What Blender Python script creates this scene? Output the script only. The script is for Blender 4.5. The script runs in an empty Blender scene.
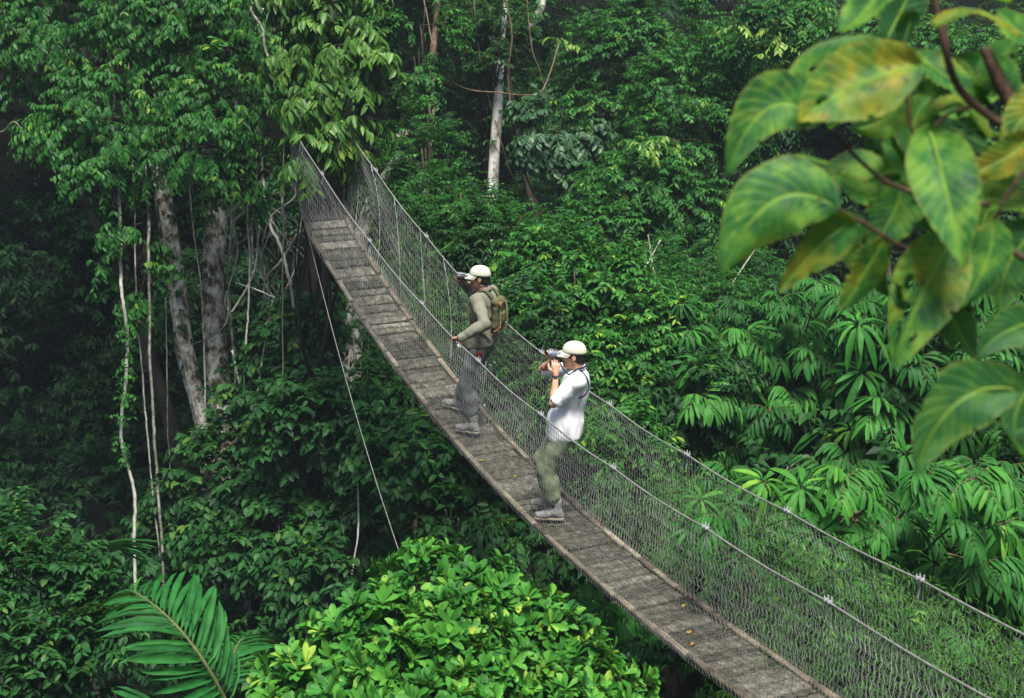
import bpy, math
import numpy as np
from mathutils import Vector, Matrix, Euler

SC = bpy.context.scene
COL = SC.collection
PI = math.pi
F_PX, PITCH = 1399.2, 0.258
CP, SP = math.cos(PITCH), math.sin(PITCH)


def W(px, py, d):
    """a spot in the valley: d metres ahead of the lookout, seen under the bearing px, py"""
    u = (349.0 - py) / F_PX * d
    return np.array([(px - 512.0) / F_PX * d, d * CP + u * SP, -d * SP + u * CP])


def rs(seed):
    return np.random.default_rng(seed)


def nrm(v):
    v = np.asarray(v, float)
    return v / np.maximum(np.linalg.norm(v, axis=-1, keepdims=True), 1e-9)


# ------------------------------------------------------------------ objects
def tag(o, label=None, cat=None, group=None, kind=None):
    if label: o['label'] = label
    if cat: o['category'] = cat
    if group: o['group'] = group
    if kind: o['kind'] = kind
    return o


def thing(name, label, cat, loc=(0, 0, 0), rotz=0.0, group=None):
    o = bpy.data.objects.new(name, None)
    o.empty_display_size = 0.2
    COL.objects.link(o)
    o.location = [float(c) for c in loc]
    o.rotation_euler = (0, 0, rotz)
    return tag(o, label, cat, group)


class MB:
    """collects pieces; build() links them as ONE mesh object"""
    def __init__(s):
        s.v, s.f, s.t, s.n = [], [], [], 0

    def add(s, v, faces, tint=0.5):
        v = np.asarray(v, float).reshape(-1, 3)
        for f in faces:
            f = np.asarray(f, np.int64)
            if f.size:
                s.f.append(f + s.n)
        s.v.append(v)
        t = np.asarray(tint, float)
        s.t.append(np.full(len(v), float(t)) if t.ndim == 0 else t)
        s.n += len(v)

    def build(s, name, mat, parent=None, smooth=False, origin=None, loc=None):
        me = bpy.data.meshes.new(name)
        v = np.concatenate(s.v)
        if origin is not None:
            v = v - np.asarray(origin, float)
        me.vertices.add(len(v))
        me.vertices.foreach_set('co', v.astype(np.float32).ravel())
        counts = np.concatenate([np.full(len(f), f.shape[1], np.int32) for f in s.f])
        loops = np.concatenate([f.ravel() for f in s.f]).astype(np.int32)
        me.loops.add(len(loops)); me.loops.foreach_set('vertex_index', loops)
        me.polygons.add(len(counts))
        st = np.zeros(len(counts), np.int32); st[1:] = np.cumsum(counts)[:-1]
        me.polygons.foreach_set('loop_start', st)
        me.update(calc_edges=True)
        a = me.attributes.new('tint', 'FLOAT', 'POINT')
        a.data.foreach_set('value', np.concatenate(s.t).astype(np.float32))
        if smooth:
            me.polygons.foreach_set('use_smooth', np.ones(len(counts), bool))
        me.validate()
        me.materials.append(mat)
        o = bpy.data.objects.new(name, me)
        COL.objects.link(o)
        if parent is not None: o.parent = parent
        if loc is not None: o.location = [float(c) for c in loc]
        return o

    # -- pieces
    def tube(s, pts, rad, sides=6, tint=0.5, cap=True):
        pts = np.asarray(pts, float); n = len(pts)
        rad = np.broadcast_to(np.asarray(rad, float), (n,))
        tg = nrm(np.gradient(pts, axis=0))
        ref = np.array([0, 0, 1.0]) if abs(tg[:, 2]).mean() < 0.8 else np.array([1.0, 0, 0])
        a = nrm(np.cross(tg, ref)); b = np.cross(tg, a)
        th = np.arange(sides) / sides * 2 * PI
        ring = pts[:, None] + rad[:, None, None] * (np.cos(th)[None, :, None] * a[:, None] + np.sin(th)[None, :, None] * b[:, None])
        i = np.arange(n - 1)[:, None] * sides; k = np.arange(sides)[None]; k2 = (k + 1) % sides
        q = np.stack([i + k, i + k2, i + sides + k2, i + sides + k], -1).reshape(-1, 4)
        fs = [q]
        if cap and sides > 2:
            fs += [np.arange(sides)[None, ::-1], (n - 1) * sides + np.arange(sides)[None]]
        s.add(ring.reshape(-1, 3), fs, tint)

    def strands(s, P, rad, tint=0.5):
        """P: (M, n, 3) thin three-sided wires"""
        P = np.asarray(P, float); M, n, _ = P.shape
        tg = nrm(np.gradient(P, axis=1))
        a = nrm(np.cross(tg, np.array([0.31, 0.2, 0.93]))); b = np.cross(tg, a)
        th = np.arange(3) / 3 * 2 * PI
        R = np.broadcast_to(np.asarray(rad, float), (M,))[:, None, None, None]
        ring = P[:, :, None] + R * (np.cos(th)[None, None, :, None] * a[:, :, None] + np.sin(th)[None, None, :, None] * b[:, :, None])
        base = (np.arange(M) * n * 3)[:, None, None]
        i = np.arange(n - 1)[None, :, None] * 3; k = np.arange(3)[None, None]; k2 = (k + 1) % 3
        q = np.stack([base + i + k, base + i + k2, base + i + 3 + k2, base + i + 3 + k], -1).reshape(-1, 4)
        s.add(ring.reshape(-1, 3), [q], tint)

    def box(s, c, ex, ey, ez, tint=0.5, bev=0.0):
        """box with half axis vectors ex, ey, ez; bev bevels the upright edges and the top rim"""
        c, ex, ey, ez = (np.asarray(t, float) for t in (c, ex, ey, ez))
        lx, ly, lz = (np.linalg.norm(t) for t in (ex, ey, ez))
        b = min(bev, .45 * lx, .45 * ly, .45 * lz)
        if b <= 0:
            sg = np.array([[-1, -1, -1], [1, -1, -1], [1, 1, -1], [-1, 1, -1], [-1, -1, 1], [1, -1, 1], [1, 1, 1], [-1, 1, 1]], float)
            v = c + sg[:, :1] * ex + sg[:, 1:2] * ey + sg[:, 2:] * ez
            s.add(v, [np.array([[3, 2, 1, 0], [4, 5, 6, 7], [0, 1, 5, 4], [1, 2, 6, 5], [2, 3, 7, 6], [3, 0, 4, 7]])], tint)
            return
        fx, fy, fz = 1 - b / lx, 1 - b / ly, 1 - b / lz
        v = []
        for z, ax, ay in ((-1, fx, fy), (-fz, 1, 1), (fz, 1, 1), (1, fx, fy)):
            for x, y in ((-1, -1), (1, -1), (1, 1), (-1, 1)):
                v.append(c + x * ax * ex + y * ay * ey + z * ez)
        q = [[3, 2, 1, 0], [12, 13, 14, 15]]
        for r in range(3):
            for k in range(4):
                k2 = (k + 1) % 4
                q.append([r * 4 + k, r * 4 + k2, r * 4 + 4 + k2, r * 4 + 4 + k])
        s.add(np.array(v), [np.array(q)], tint)

    def lathe(s, c, ax, prof, sides=16, tint=0.5):
        """prof: list of (distance along ax, radius)"""
        ax = nrm(ax); ref = np.array([0, 0, 1.0]) if abs(ax[2]) < .8 else np.array([1.0, 0, 0])
        a = nrm(np.cross(ax, ref)); b = np.cross(ax, a)
        pts = np.array([np.asarray(c, float) + ax * h for h, r in prof]); rad = np.array([r for h, r in prof])
        th = np.arange(sides) / sides * 2 * PI; n = len(prof)
        ring = pts[:, None] + rad[:, None, None] * (np.cos(th)[None, :, None] * a + np.sin(th)[None, :, None] * b)
        i = np.arange(n - 1)[:, None] * sides; k = np.arange(sides)[None]; k2 = (k + 1) % sides
        q = np.stack([i + k, i + k2, i + sides + k2, i + sides + k], -1).reshape(-1, 4)
        s.add(ring.reshape(-1, 3), [q, np.arange(sides)[None, ::-1], (n - 1) * sides + np.arange(sides)[None]], tint)


# ------------------------------------------------------------------ noise on points
def vnoise(p, scale=1.0, seed=0):
    """smooth value noise, -1..1"""
    p = np.asarray(p, float) * scale + seed * 17.31
    i = np.floor(p).astype(np.int64); f = p - i; f = f * f * (3 - 2 * f)
    def h(ix, iy, iz):
        n = (ix * 374761393 + iy * 668265263 + iz * 2147483647) & 0x7fffffff
        n = ((n ^ (n >> 13)) * 1274126177) & 0x7fffffff
        return ((n ^ (n >> 16)) & 0xffff) / 32767.5 - 1
    r = 0
    for dx in (0, 1):
        for dy in (0, 1):
            for dz in (0, 1):
                w = (f[..., 0] if dx else 1 - f[..., 0]) * (f[..., 1] if dy else 1 - f[..., 1]) * (f[..., 2] if dz else 1 - f[..., 2])
                r = r + w * h(i[..., 0] + dx, i[..., 1] + dy, i[..., 2] + dz)
    return r


# ------------------------------------------------------------------ materials
def mat_new(name):
    m = bpy.data.materials.new(name); m.use_nodes = True
    nt = m.node_tree; nt.nodes.clear()
    return m, nt, nt.nodes.new('ShaderNodeOutputMaterial')


def N(nt, t, **kw):
    n = nt.nodes.new(t)
    for k, v in kw.items():
        if k in ('operation', 'data_type', 'blend_type', 'attribute_name', 'feature', 'wave_type', 'bands_direction', 'noise_dimensions'):
            setattr(n, k, v)
        else:
            n.inputs[k].default_value = v
    return n


def ramp(nt, fac, stops):
    r = nt.nodes.new('ShaderNodeValToRGB')
    e = r.color_ramp.elements
    while len(e) < len(stops): e.new(0.5)
    for el, (p, c) in zip(e, stops):
        el.position = p; el.color = (*c, 1) if len(c) == 3 else c
    nt.links.new(fac, r.inputs[0])
    return r


def leaf_mat(name, stops, rough=0.42, spec=0.45, trans=0.28, tcol=(0.35, 0.75, 0.08), blotch=0.0, bscale=9.0):
    m, nt, out = mat_new(name)
    at = N(nt, 'ShaderNodeAttribute', attribute_name='tint')
    stops = [(q, (c[0] * 1.0, c[1] * 1.0, c[2] * 1.0)) for q, c in stops]
    rough, spec = min(rough + .08, .6), spec * .62
    cr = ramp(nt, at.outputs['Fac'], stops)
    col = cr.outputs[0]
    tc = nt.nodes.new('ShaderNodeTexCoord')
    nz = N(nt, 'ShaderNodeTexNoise', Scale=bscale, Detail=3.0)
    nt.links.new(tc.outputs['Object'], nz.inputs['Vector'])
    hs = N(nt, 'ShaderNodeHueSaturation')
    mr = N(nt, 'ShaderNodeMapRange'); mr.inputs['From Min'].default_value = .3; mr.inputs['From Max'].default_value = .7
    mr.inputs['To Min'].default_value = 0.75; mr.inputs['To Max'].default_value = 1.25
    nt.links.new(nz.outputs['Fac'], mr.inputs[0]); nt.links.new(mr.outputs[0], hs.inputs['Value']); nt.links.new(col, hs.inputs['Color'])
    col = hs.outputs[0]
    p = N(nt, 'ShaderNodeBsdfPrincipled', Roughness=rough)
    p.inputs['Specular IOR Level'].default_value = spec
    nt.links.new(col, p.inputs['Base Color'])
    if trans > 0:
        tr = nt.nodes.new('ShaderNodeBsdfTranslucent')
        mx = N(nt, 'ShaderNodeMix', data_type='RGBA', blend_type='MIX'); mx.inputs[0].default_value = .5
        nt.links.new(col, mx.inputs[6]); mx.inputs[7].default_value = (*[c * .35 for c in tcol], 1)
        nt.links.new(mx.outputs[2], tr.inputs['Color'])
        ms = N(nt, 'ShaderNodeMixShader'); ms.inputs[0].default_value = trans
        nt.links.new(p.outputs[0], ms.inputs[1]); nt.links.new(tr.outputs[0], ms.inputs[2])
        nt.links.new(ms.outputs[0], out.inputs[0])
    else:
        nt.links.new(p.outputs[0], out.inputs[0])
    return m


def noise_mat(name, stops, scale=6.0, detail=6.0, rough=.8, spec=.3, bump=0.3, bscale=None, stretch=(1, 1, 1), tint_amt=0.0, metal=0.0, bdist=0.02):
    """stops: colour ramp over noise (+ the tint attribute)"""
    m, nt, out = mat_new(name)
    tc = nt.nodes.new('ShaderNodeTexCoord')
    mp = nt.nodes.new('ShaderNodeMapping'); mp.inputs['Scale'].default_value = stretch
    nt.links.new(tc.outputs['Object'], mp.inputs[0])
    nz = N(nt, 'ShaderNodeTexNoise', Scale=scale, Detail=detail, Roughness=.62)
    nt.links.new(mp.outputs[0], nz.inputs['Vector'])
    fac = nz.outputs['Fac']
    if tint_amt:
        at = N(nt, 'ShaderNodeAttribute', attribute_name='tint')
        ma = N(nt, 'ShaderNodeMath', operation='MULTIPLY_ADD'); ma.inputs[1].default_value = tint_amt
        nt.links.new(at.outputs['Fac'], ma.inputs[0]); nt.links.new(fac, ma.inputs[2])
        sb = N(nt, 'ShaderNodeMath', operation='SUBTRACT'); sb.inputs[1].default_value = tint_amt * .5
        nt.links.new(ma.outputs[0], sb.inputs[0]); fac = sb.outputs[0]
    cr = ramp(nt, fac, stops)
    p = N(nt, 'ShaderNodeBsdfPrincipled', Roughness=rough, Metallic=metal)
    p.inputs['Specular IOR Level'].default_value = spec
    nt.links.new(cr.outputs[0], p.inputs['Base Color'])
    if bump:
        n2 = N(nt, 'ShaderNodeTexNoise', Scale=bscale or scale * 3, Detail=5.0)
        nt.links.new(mp.outputs[0], n2.inputs['Vector'])
        b = N(nt, 'ShaderNodeBump', Strength=bump, Distance=bdist)
        nt.links.new(n2.outputs['Fac'], b.inputs['Height']); nt.links.new(b.outputs[0], p.inputs['Normal'])
    nt.links.new(p.outputs[0], out.inputs[0])
    return m


M = {}
# leaf colours: base colour of the living leaf from dark old leaf to young yellow-green leaf
M['leaf_vine'] = leaf_mat('vine leaf', [(0, (.010, .055, .010)), (.45, (.022, .120, .018)), (.8, (.052, .195, .026)), (1, (.18, .30, .03))], rough=.38, spec=.35)
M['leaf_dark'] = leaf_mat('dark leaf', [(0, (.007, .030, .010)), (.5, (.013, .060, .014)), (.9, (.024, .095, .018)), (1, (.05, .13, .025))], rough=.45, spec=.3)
M['leaf_mid'] = leaf_mat('mid green leaf', [(0, (.011, .062, .012)), (.45, (.024, .128, .018)), (.8, (.056, .205, .026)), (1, (.22, .34, .03))], rough=.42, spec=.32)
M['leaf_bright'] = leaf_mat('bright leaf', [(0, (.018, .095, .018)), (.4, (.042, .185, .024)), (.75, (.105, .310, .038)), (1, (.36, .48, .07))], rough=.45, spec=.30)
M['leaf_round'] = leaf_mat('round leaf', [(0, (.008, .042, .012)), (.5, (.016, .078, .017)), (.9, (.032, .125, .024)), (1, (.09, .18, .03))], rough=.45, spec=.32)
M['leaf_rosette'] = leaf_mat('leaflet', [(0, (.012, .066, .013)), (.45, (.028, .140, .022)), (.8, (.058, .220, .030)), (1, (.18, .34, .03))], rough=.45, spec=.26)
M['leaf_pale'] = leaf_mat('pale leaf', [(0, (.035, .110, .015)), (.5, (.085, .210, .030)), (.9, (.19, .33, .05)), (1, (.34, .42, .07))], rough=.36, spec=.5)
M['leaf_silver'] = leaf_mat('grey green leaf', [(0, (.02, .07, .025)), (.5, (.04, .11, .045)), (1, (.10, .19, .09))], rough=.36, spec=.45)
M['leaf_palm'] = leaf_mat('palm leaflet', [(0, (.008, .060, .016)), (.5, (.016, .112, .022)), (1, (.04, .18, .03))], rough=.5, spec=.22, trans=.2)
M['blade'] = leaf_mat('grass blade', [(0, (.022, .085, .014)), (.5, (.046, .165, .022)), (1, (.11, .28, .035))], rough=.5, spec=.3)
M['dry_leaf'] = leaf_mat('dry leaf', [(0, (.12, .06, .02)), (.5, (.30, .17, .03)), (1, (.55, .36, .04))], rough=.6, spec=.3, trans=.15)
M['bark_pale'] = noise_mat('pale bark', [(.36, (.035, .030, .018)), (.44, (.16, .13, .085)), (.50, (.36, .345, .29)), (.62, (.64, .63, .58))], scale=8, detail=9, stretch=(1, 1, .7), bump=.9, tint_amt=.1)
M['bark_white'] = noise_mat('white bark', [(.32, (.06, .05, .035)), (.42, (.26, .24, .20)), (.52, (.58, .57, .53)), (.7, (.74, .73, .70))], scale=5, detail=9, stretch=(1, 1, .6), bump=.6, tint_amt=.1)
M['bark_brown'] = noise_mat('brown bark', [(.3, (.035, .028, .018)), (.5, (.11, .075, .045)), (.75, (.22, .16, .10))], scale=5, stretch=(1, 1, .25), bump=.7, tint_amt=.15)
M['bark_red'] = noise_mat('reddish bark', [(.36, (.03, .018, .011)), (.5, (.095, .06, .036)), (.64, (.20, .155, .11))], scale=9, detail=8, stretch=(1, 1, .4), bump=.8)
M['bark_dark'] = noise_mat('dark bark', [(.3, (.016, .014, .011)), (.55, (.05, .042, .03)), (.8, (.11, .10, .075))], scale=5, stretch=(1, 1, .3), bump=.6)
M['liana'] = noise_mat('liana bark', [(.3, (.13, .125, .09)), (.5, (.34, .33, .27)), (.75, (.56, .55, .48))], scale=9, bump=.4, tint_amt=.5)
M['stem_young'] = noise_mat('young stem', [(.3, (.035, .03, .015)), (.7, (.11, .085, .04))], scale=14, bump=.3)
M['stem_foreground'] = noise_mat('hairy red brown stem', [(.3, (.018, .011, .009)), (.55, (.060, .032, .021)), (.8, (.19, .12, .07))], scale=45, bump=.5, bscale=160, bdist=.003)
M['wood'] = noise_mat('weathered plank', [(.28, (.013, .013, .008)), (.41, (.038, .037, .025)), (.53, (.080, .074, .055)), (.64, (.140, .130, .102)), (.76, (.26, .245, .20))], scale=14, detail=11, rough=.8, spec=.25, bump=.8, tint_amt=.30, bdist=.012)
M['wood_edge'] = noise_mat('edge batten', [(.25, (.045, .033, .022)), (.45, (.125, .10, .07)), (.62, (.21, .175, .125)), (.8, (.33, .29, .22))], scale=9, detail=8, rough=.85, spec=.2, bump=.6, tint_amt=.4, bdist=.01)
M['wire'] = noise_mat('galvanised wire', [(.3, (.24, .24, .22)), (.7, (.42, .42, .39))], scale=8, rough=.5, spec=.4, bump=0)
M['wire_thin'] = noise_mat('thin wire', [(.3, (.09, .095, .085)), (.7, (.20, .20, .185))], scale=8, rough=.55, spec=.3, bump=0)
M['wire_deck'] = noise_mat('rusty deck wire', [(.3, (.09, .08, .06)), (.7, (.22, .20, .165))], scale=6, rough=.6, spec=.3, bump=0)
M['cable'] = noise_mat('steel cable', [(.3, (.11, .11, .10)), (.7, (.24, .24, .22))], scale=20, rough=.5, spec=.4, bump=.3, bscale=120, bdist=.003)
M['clip'] = noise_mat('cable clip', [(.3, (.14, .145, .145)), (.7, (.30, .30, .30))], scale=30, rough=.5, spec=.5, bump=0)
M['rope'] = noise_mat('pale rope', [(.3, (.36, .35, .32)), (.7, (.60, .59, .55))], scale=30, rough=.8, bump=0)
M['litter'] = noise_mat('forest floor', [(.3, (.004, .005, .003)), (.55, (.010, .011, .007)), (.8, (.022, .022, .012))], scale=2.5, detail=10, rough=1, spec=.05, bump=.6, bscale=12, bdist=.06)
M['palm_rib'] = noise_mat('palm rib', [(.3, (.05, .075, .02)), (.7, (.14, .15, .05))], scale=14, bump=.2)
# ------------------------------------------------------------------ bridge axis (a plan curve, sagging)
BH, BC = -0.461, -2.098
def bpath(s):
    s = np.asarray(s, float)
    x = -0.601 + math.sin(BH) * s + math.cos(BH) * BC * s * s * .005
    y = 15.038 + math.cos(BH) * s - math.sin(BH) * BC * s * s * .005
    k = np.maximum(0, s - 3.7); x = x + .47 * (k - .35 * (1 - np.exp(-k / .35)))
    q = s / 10
    z = -4.72 + 2.314 * q + 3.958 * q * q + 1.259 * q ** 3
    return np.stack([x, y, z], -1)
BN = np.array([math.cos(BH), -math.sin(BH), 0.0])       # towards the far rail
BW, BCW = 0.594, 0.724
def bch(s):
    return 1.24 - .235 * (np.asarray(s, float) / 10) ** 2


# ------------------------------------------------------------------ ground
def sstep(a, b, x):
    t = np.clip((np.asarray(x, float) - a) / (b - a), 0, 1)
    return t * t * (3 - 2 * t)


def gz(x, y):
    x = np.asarray(x, float); y = np.asarray(y, float)
    q = (x + .601) * BN[0] + (y - 15.04) * BN[1]           # metres beyond the bridge line
    q = q - 1.049 * .01 * 0
    a = (x + .601) * math.sin(BH) + (y - 15.04) * math.cos(BH)   # metres along it
    z = -13.0 + 0.42 * np.maximum(0, y - 19) + .05 * np.maximum(0, -x - 6)
    bank = -8.6 + .55 * np.maximum(0, q - .6) + .10 * np.clip(-a, -4, 8)
    k = sstep(.2, 2.6, q + .25 * np.clip(-a - 4, 0, 8)) * sstep(6, -1, a)
    z = z + k * np.maximum(0, bank - z)
    z = np.minimum(z, 16)
    p = np.stack([x, y, np.zeros_like(x)], -1)
    return z + .35 * vnoise(p, .5, 3) + .12 * vnoise(p, 1.7, 5)


def axis_grid(lo, hi, fine_lo, fine_hi, step):
    f = np.arange(fine_lo, fine_hi + 1e-6, step)
    l = fine_lo - np.geomspace(step * 1.6, fine_lo - lo, 14)[::-1]
    h = fine_hi + np.geomspace(step * 1.6, hi - fine_hi, 14)
    return np.concatenate([l, f, h])
gx = axis_grid(-320, 320, -26, 26, .5); gy = axis_grid(-220, 420, -4, 52, .5)
GX, GY = np.meshgrid(gx, gy)
mb = MB(); nx = len(gx)
ii = np.arange(len(gy) - 1)[:, None] * nx + np.arange(nx - 1)[None]
mb.add(np.stack([GX, GY, gz(GX, GY)], -1), [np.stack([ii, ii + 1, ii + nx + 1, ii + nx], -1).reshape(-1, 4)])
g = mb.build('ground', M['litter'], smooth=True); tag(g, kind='structure')

# ------------------------------------------------------------------ the hanging bridge
S0, S1 = -12.0, 4.75
bridge = thing('suspension_bridge', 'narrow hanging footbridge of weathered planks with wire mesh sides crossing the forest', 'bridge', bpath(-2.0))
BO = np.array(bridge.location)
r = rs(11)


def bframe(s):
    t = nrm(bpath(s + .02) - bpath(s - .02))
    up = nrm(np.cross(BN, t)); up = up if up[2] > 0 else -up
    return t, up


planks, s = MB(), S0
while s < S1:
    w = r.choice([.095, .11, .125, .14, .17, .22]) * r.uniform(.9, 1.1)
    t, up = bframe(s + w / 2)
    c = bpath(s + w / 2) - up * .018 + up * r.normal(0, .005)
    yaw = r.normal(0, .012); tt = t + BN * yaw; bn = BN - t * yaw
    ln = BW / 2 - .045 + r.normal(0, .008)
    tilt = r.normal(0, .012)
    ti = np.clip(r.normal(.5, .28), 0, 1)
    # cut each plank along its length into a few boards so grain and cracks vary
    planks.box(c, bn * ln, tt * (w / 2 - .008), (up + tt * tilt) * .018, ti, bev=.004)
    s += w
planks.build('deck_planks', M['wood'], bridge, origin=BO)
for sd in (-1, 1):
    mb = MB(); s = S0
    while s < S1:
        L = r.uniform(.22, .5)
        t, up = bframe(s + L / 2)
        for k, (off, hw) in enumerate(((BW / 2 - .012, .026),)):
            c = bpath(s + L / 2) + BN * sd * (off + r.normal(0, .004)) + up * (.004 + r.normal(0, .004))
            mb.box(c, BN * hw, t * (L / 2 - .006), up * .022, np.clip(r.normal(.55, .3), 0, 1), bev=.005)
        s += L
    mb.build('edge_batten', M['wood_edge'], bridge, origin=BO)
    mb = MB()
    ss = np.arange(S0, S1, .25)
    pts = np.array([bpath(x) + BN * sd * (BW / 2 - .07) - bframe(x)[1] * .055 for x in ss])
    mb.tube(pts, .014, 6)
    mb.build('deck_cable', M['wire_thin'], bridge, smooth=True, origin=BO)
for x in np.arange(S0 + .4, S1, 1.25):
    t, up = bframe(x); mb = MB()
    mb.box(bpath(x) - up * .085, BN * (BW / 2 - .01), t * .035, up * .03, r.uniform(0, .6), bev=.006)
    mb.build('cross_beam', M['wood'], bridge, origin=BO)

CLIPS = [-9.35, -7.6, -5.95, -4.35, -2.85, -1.35, .15, 1.65, 3.1, 4.6]
def cable_pt(s, sd):
    s = np.asarray(s, float)
    ph = np.interp(s, CLIPS, np.arange(len(CLIPS)))
    sag = -.018 * np.abs(np.sin(PI * ph))
    p = bpath(s) + BN * sd * BCW / 2
    p[..., 2] += bch(s) + sag
    return p
for sd in (-1, 1):
    mb = MB(); cp = cable_pt(np.arange(S0, S1 + .05, .1), sd); tie = W(322, 92, 21.2) + BN * sd * .24
    mb.tube(np.concatenate([cp, cp[-1] + (tie - cp[-1]) * np.linspace(.1, 1, 8)[:, None]]), .0078, 8)
    mb.build('handrail_cable', M['cable'], bridge, smooth=True, origin=BO)
    for x in CLIPS:
        mb = MB(); p = cable_pt(np.array([x]), sd)[0]; t = nrm(cable_pt(np.array([x + .05]), sd)[0] - p)
        mb.tube([p - t * .034, p + t * .034], .0105, 8)
        for dx in (-.022, .022):
            q = p + t * dx
            mb.box(q, t * .007, BN * .019, np.array([0, 0, .017]), .5, bev=.004)
            for b in (-.014, .014):
                mb.tube([q + BN * b + np.array([0, 0, -.03]), q + BN * b + np.array([0, 0, .035])], .004, 6)
        mb.build('cable_clamp', M['clip'], bridge, origin=BO)
        mb = MB()
        e = np.array([[0, 0, -.012], [.004, .003, -.06], [-.006, .0, -.11], [.004, -.004, -.17]])
        mb.tube(p + e, [.008, .007, .006, .005], 6)
        mb.build('rope_tail', M['rope'], bridge, smooth=True, origin=BO)

# mesh of the sides: wavy uprights knotted to thinner runs
def side_pt(s, t, sd):
    """t 0 at the deck edge, 1 at the cable"""
    lo = bpath(s) + BN * sd * (BW / 2 + .02) + np.array([0, 0, -.02])
    hi = cable_pt(s, sd)
    p = lo + (hi - lo) * t[..., None]
    bulge = (.05 + .05 * np.sin(s * 1.9 + sd)) * np.sin(PI * t)
    return p + BN * (sd * bulge)[..., None]
CELL = .055
for sd in (-1, 1):
    mb, mh = MB(), MB()
    sg = np.arange(S0, S1, CELL); nt_ = 25
    tt = np.linspace(0, 1, nt_)
    Sg, Tg = np.meshgrid(sg, tt, indexing='ij')
    q = np.stack([Sg * 1.4, Tg * 2.2, np.full_like(Sg, sd * 3.0)], -1)
    wob = .045 * vnoise(q, 1.0, 4) + .03 * vnoise(q, 2.3, 8)
    zig = np.where((np.arange(nt_) % 2) == 0, 1., -1.)[None] * CELL * (.24 + .13 * vnoise(q, .8, 21))
    slant = .16 * (Tg - .5)
    ends = np.clip(np.minimum(Tg, 1 - Tg) * 8, 0, 1)
    Ss = Sg + (wob + zig) * ends + slant + .004 * r.standard_normal(Sg.shape)
    Tw = np.clip(Tg + .25 * .05 * vnoise(q, 3., 2) * ends, 0, 1)
    NET = side_pt(Ss, Tw, sd) + BN * (.012 * vnoise(q, 4.0, 14))[..., None]
    mb.strands(NET, (.0021 if sd < 0 else .0024) + .0013 * sstep(.4, 2.5, sg))
    mh.strands(np.swapaxes(NET, 0, 1), .0017)
    o = mb.build('mesh_uprights', M['wire'], bridge, origin=BO)
    o = mh.build('mesh_runs', M['wire_thin'], bridge, origin=BO)
# the wire carpet on the planks
mb = MB()
sg = np.arange(S0, S1, .055); nl = 11
tl = np.linspace(-1, 1, nl)
Sg, Tg = np.meshgrid(sg, tl, indexing='ij')
zig = np.where((np.arange(nl) % 2) == 0, 1., -1.)[None] * .016
Ss = Sg + zig + .006 * r.standard_normal(Sg.shape)
P = bpath(Ss) + BN * (Tg * (BW / 2 + .02) + .006 * r.standard_normal(Tg.shape))[..., None]
P[..., 2] += .034 * np.clip((np.abs(Tg) - .75) * 6, 0, 1) + .008 + .004 * r.random(Tg.shape)
mb.strands(P, .0011); mb.strands(np.swapaxes(P, 0, 1), .0009)
mb.build('deck_mesh', M['wire_deck'], bridge, origin=BO)
# uprights ropes at the climbing end
for x in (.15, 1.0, 1.65, 2.4, 3.1, 3.8):
    for sd in (1,):
        mb = MB(); tt = np.linspace(0, 1, 8)
        mb.tube(side_pt(np.full(8, x) + .25 * (tt - .2), tt, sd) + BN * .01 * sd, .0065, 5)
        mb.build('hanger_rope', M['rope'], bridge, smooth=True, origin=BO)
# stay wire
stay = MB(); a, b = bpath(4.35) - BN * .33 + np.array([0, 0, -.05]), W(404, 566, 15.5)
tt = np.linspace(0, 1, 14)[:, None]
stay.tube(a + (b - a) * tt + np.array([0, 0, -.25]) * (4 * tt * (1 - tt)), .0052, 6)
o = stay.build('stay_wire', M['cable'], smooth=True)
tag(o, 'thin pale guy wire running down from the upper end of the bridge into the trees', 'guy wire')

# ------------------------------------------------------------------ leaf builders
LO_V = np.array([[0, 0, 0], [.42, .5, .10], [1, 0, -.10], [.42, -.5, .10]])
LO_F = [np.array([[0, 1, 2], [0, 2, 3]])]
MID_V = np.array([[0, 0, 0], [.28, .40, .09], [.66, .42, .05], [1, 0, -.16], [.66, -.42, .05], [.28, -.40, .09], [.5, 0, -.02]])
MID_F = [np.array([[0, 1, 6], [0, 6, 5]]), np.array([[6, 1, 2, 3], [6, 3, 4, 5]])]
# obovate, broad towards the tip
OBO_V = np.array([[0, 0, 0], [.35, .27, .06], [.72, .50, .08], [.92, .30, .02], [1, 0, -.07], [.92, -.30, .02], [.72, -.50, .08], [.35, -.27, .06], [.35, 0, .0], [.72, 0, -.01]])
OBO_F = [np.array([[0, 1, 8], [0, 8, 7], [9, 3, 4], [9, 4, 5]]), np.array([[8, 1, 2, 9], [8, 9, 6, 7]]), np.array([[9, 2, 3], [9, 5, 6]])]
# long leaflet, parallel sided with a drip tip
LFT_V = np.array([[0, 0, 0], [.18, .34, .07], [.55, .5, .04], [.86, .36, -.06], [1, 0, -.16], [.86, -.36, -.06], [.55, -.5, .04], [.18, -.34, .07], [.25, 0, .0], [.6, 0, -.03]])
LFT_F = OBO_F


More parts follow.
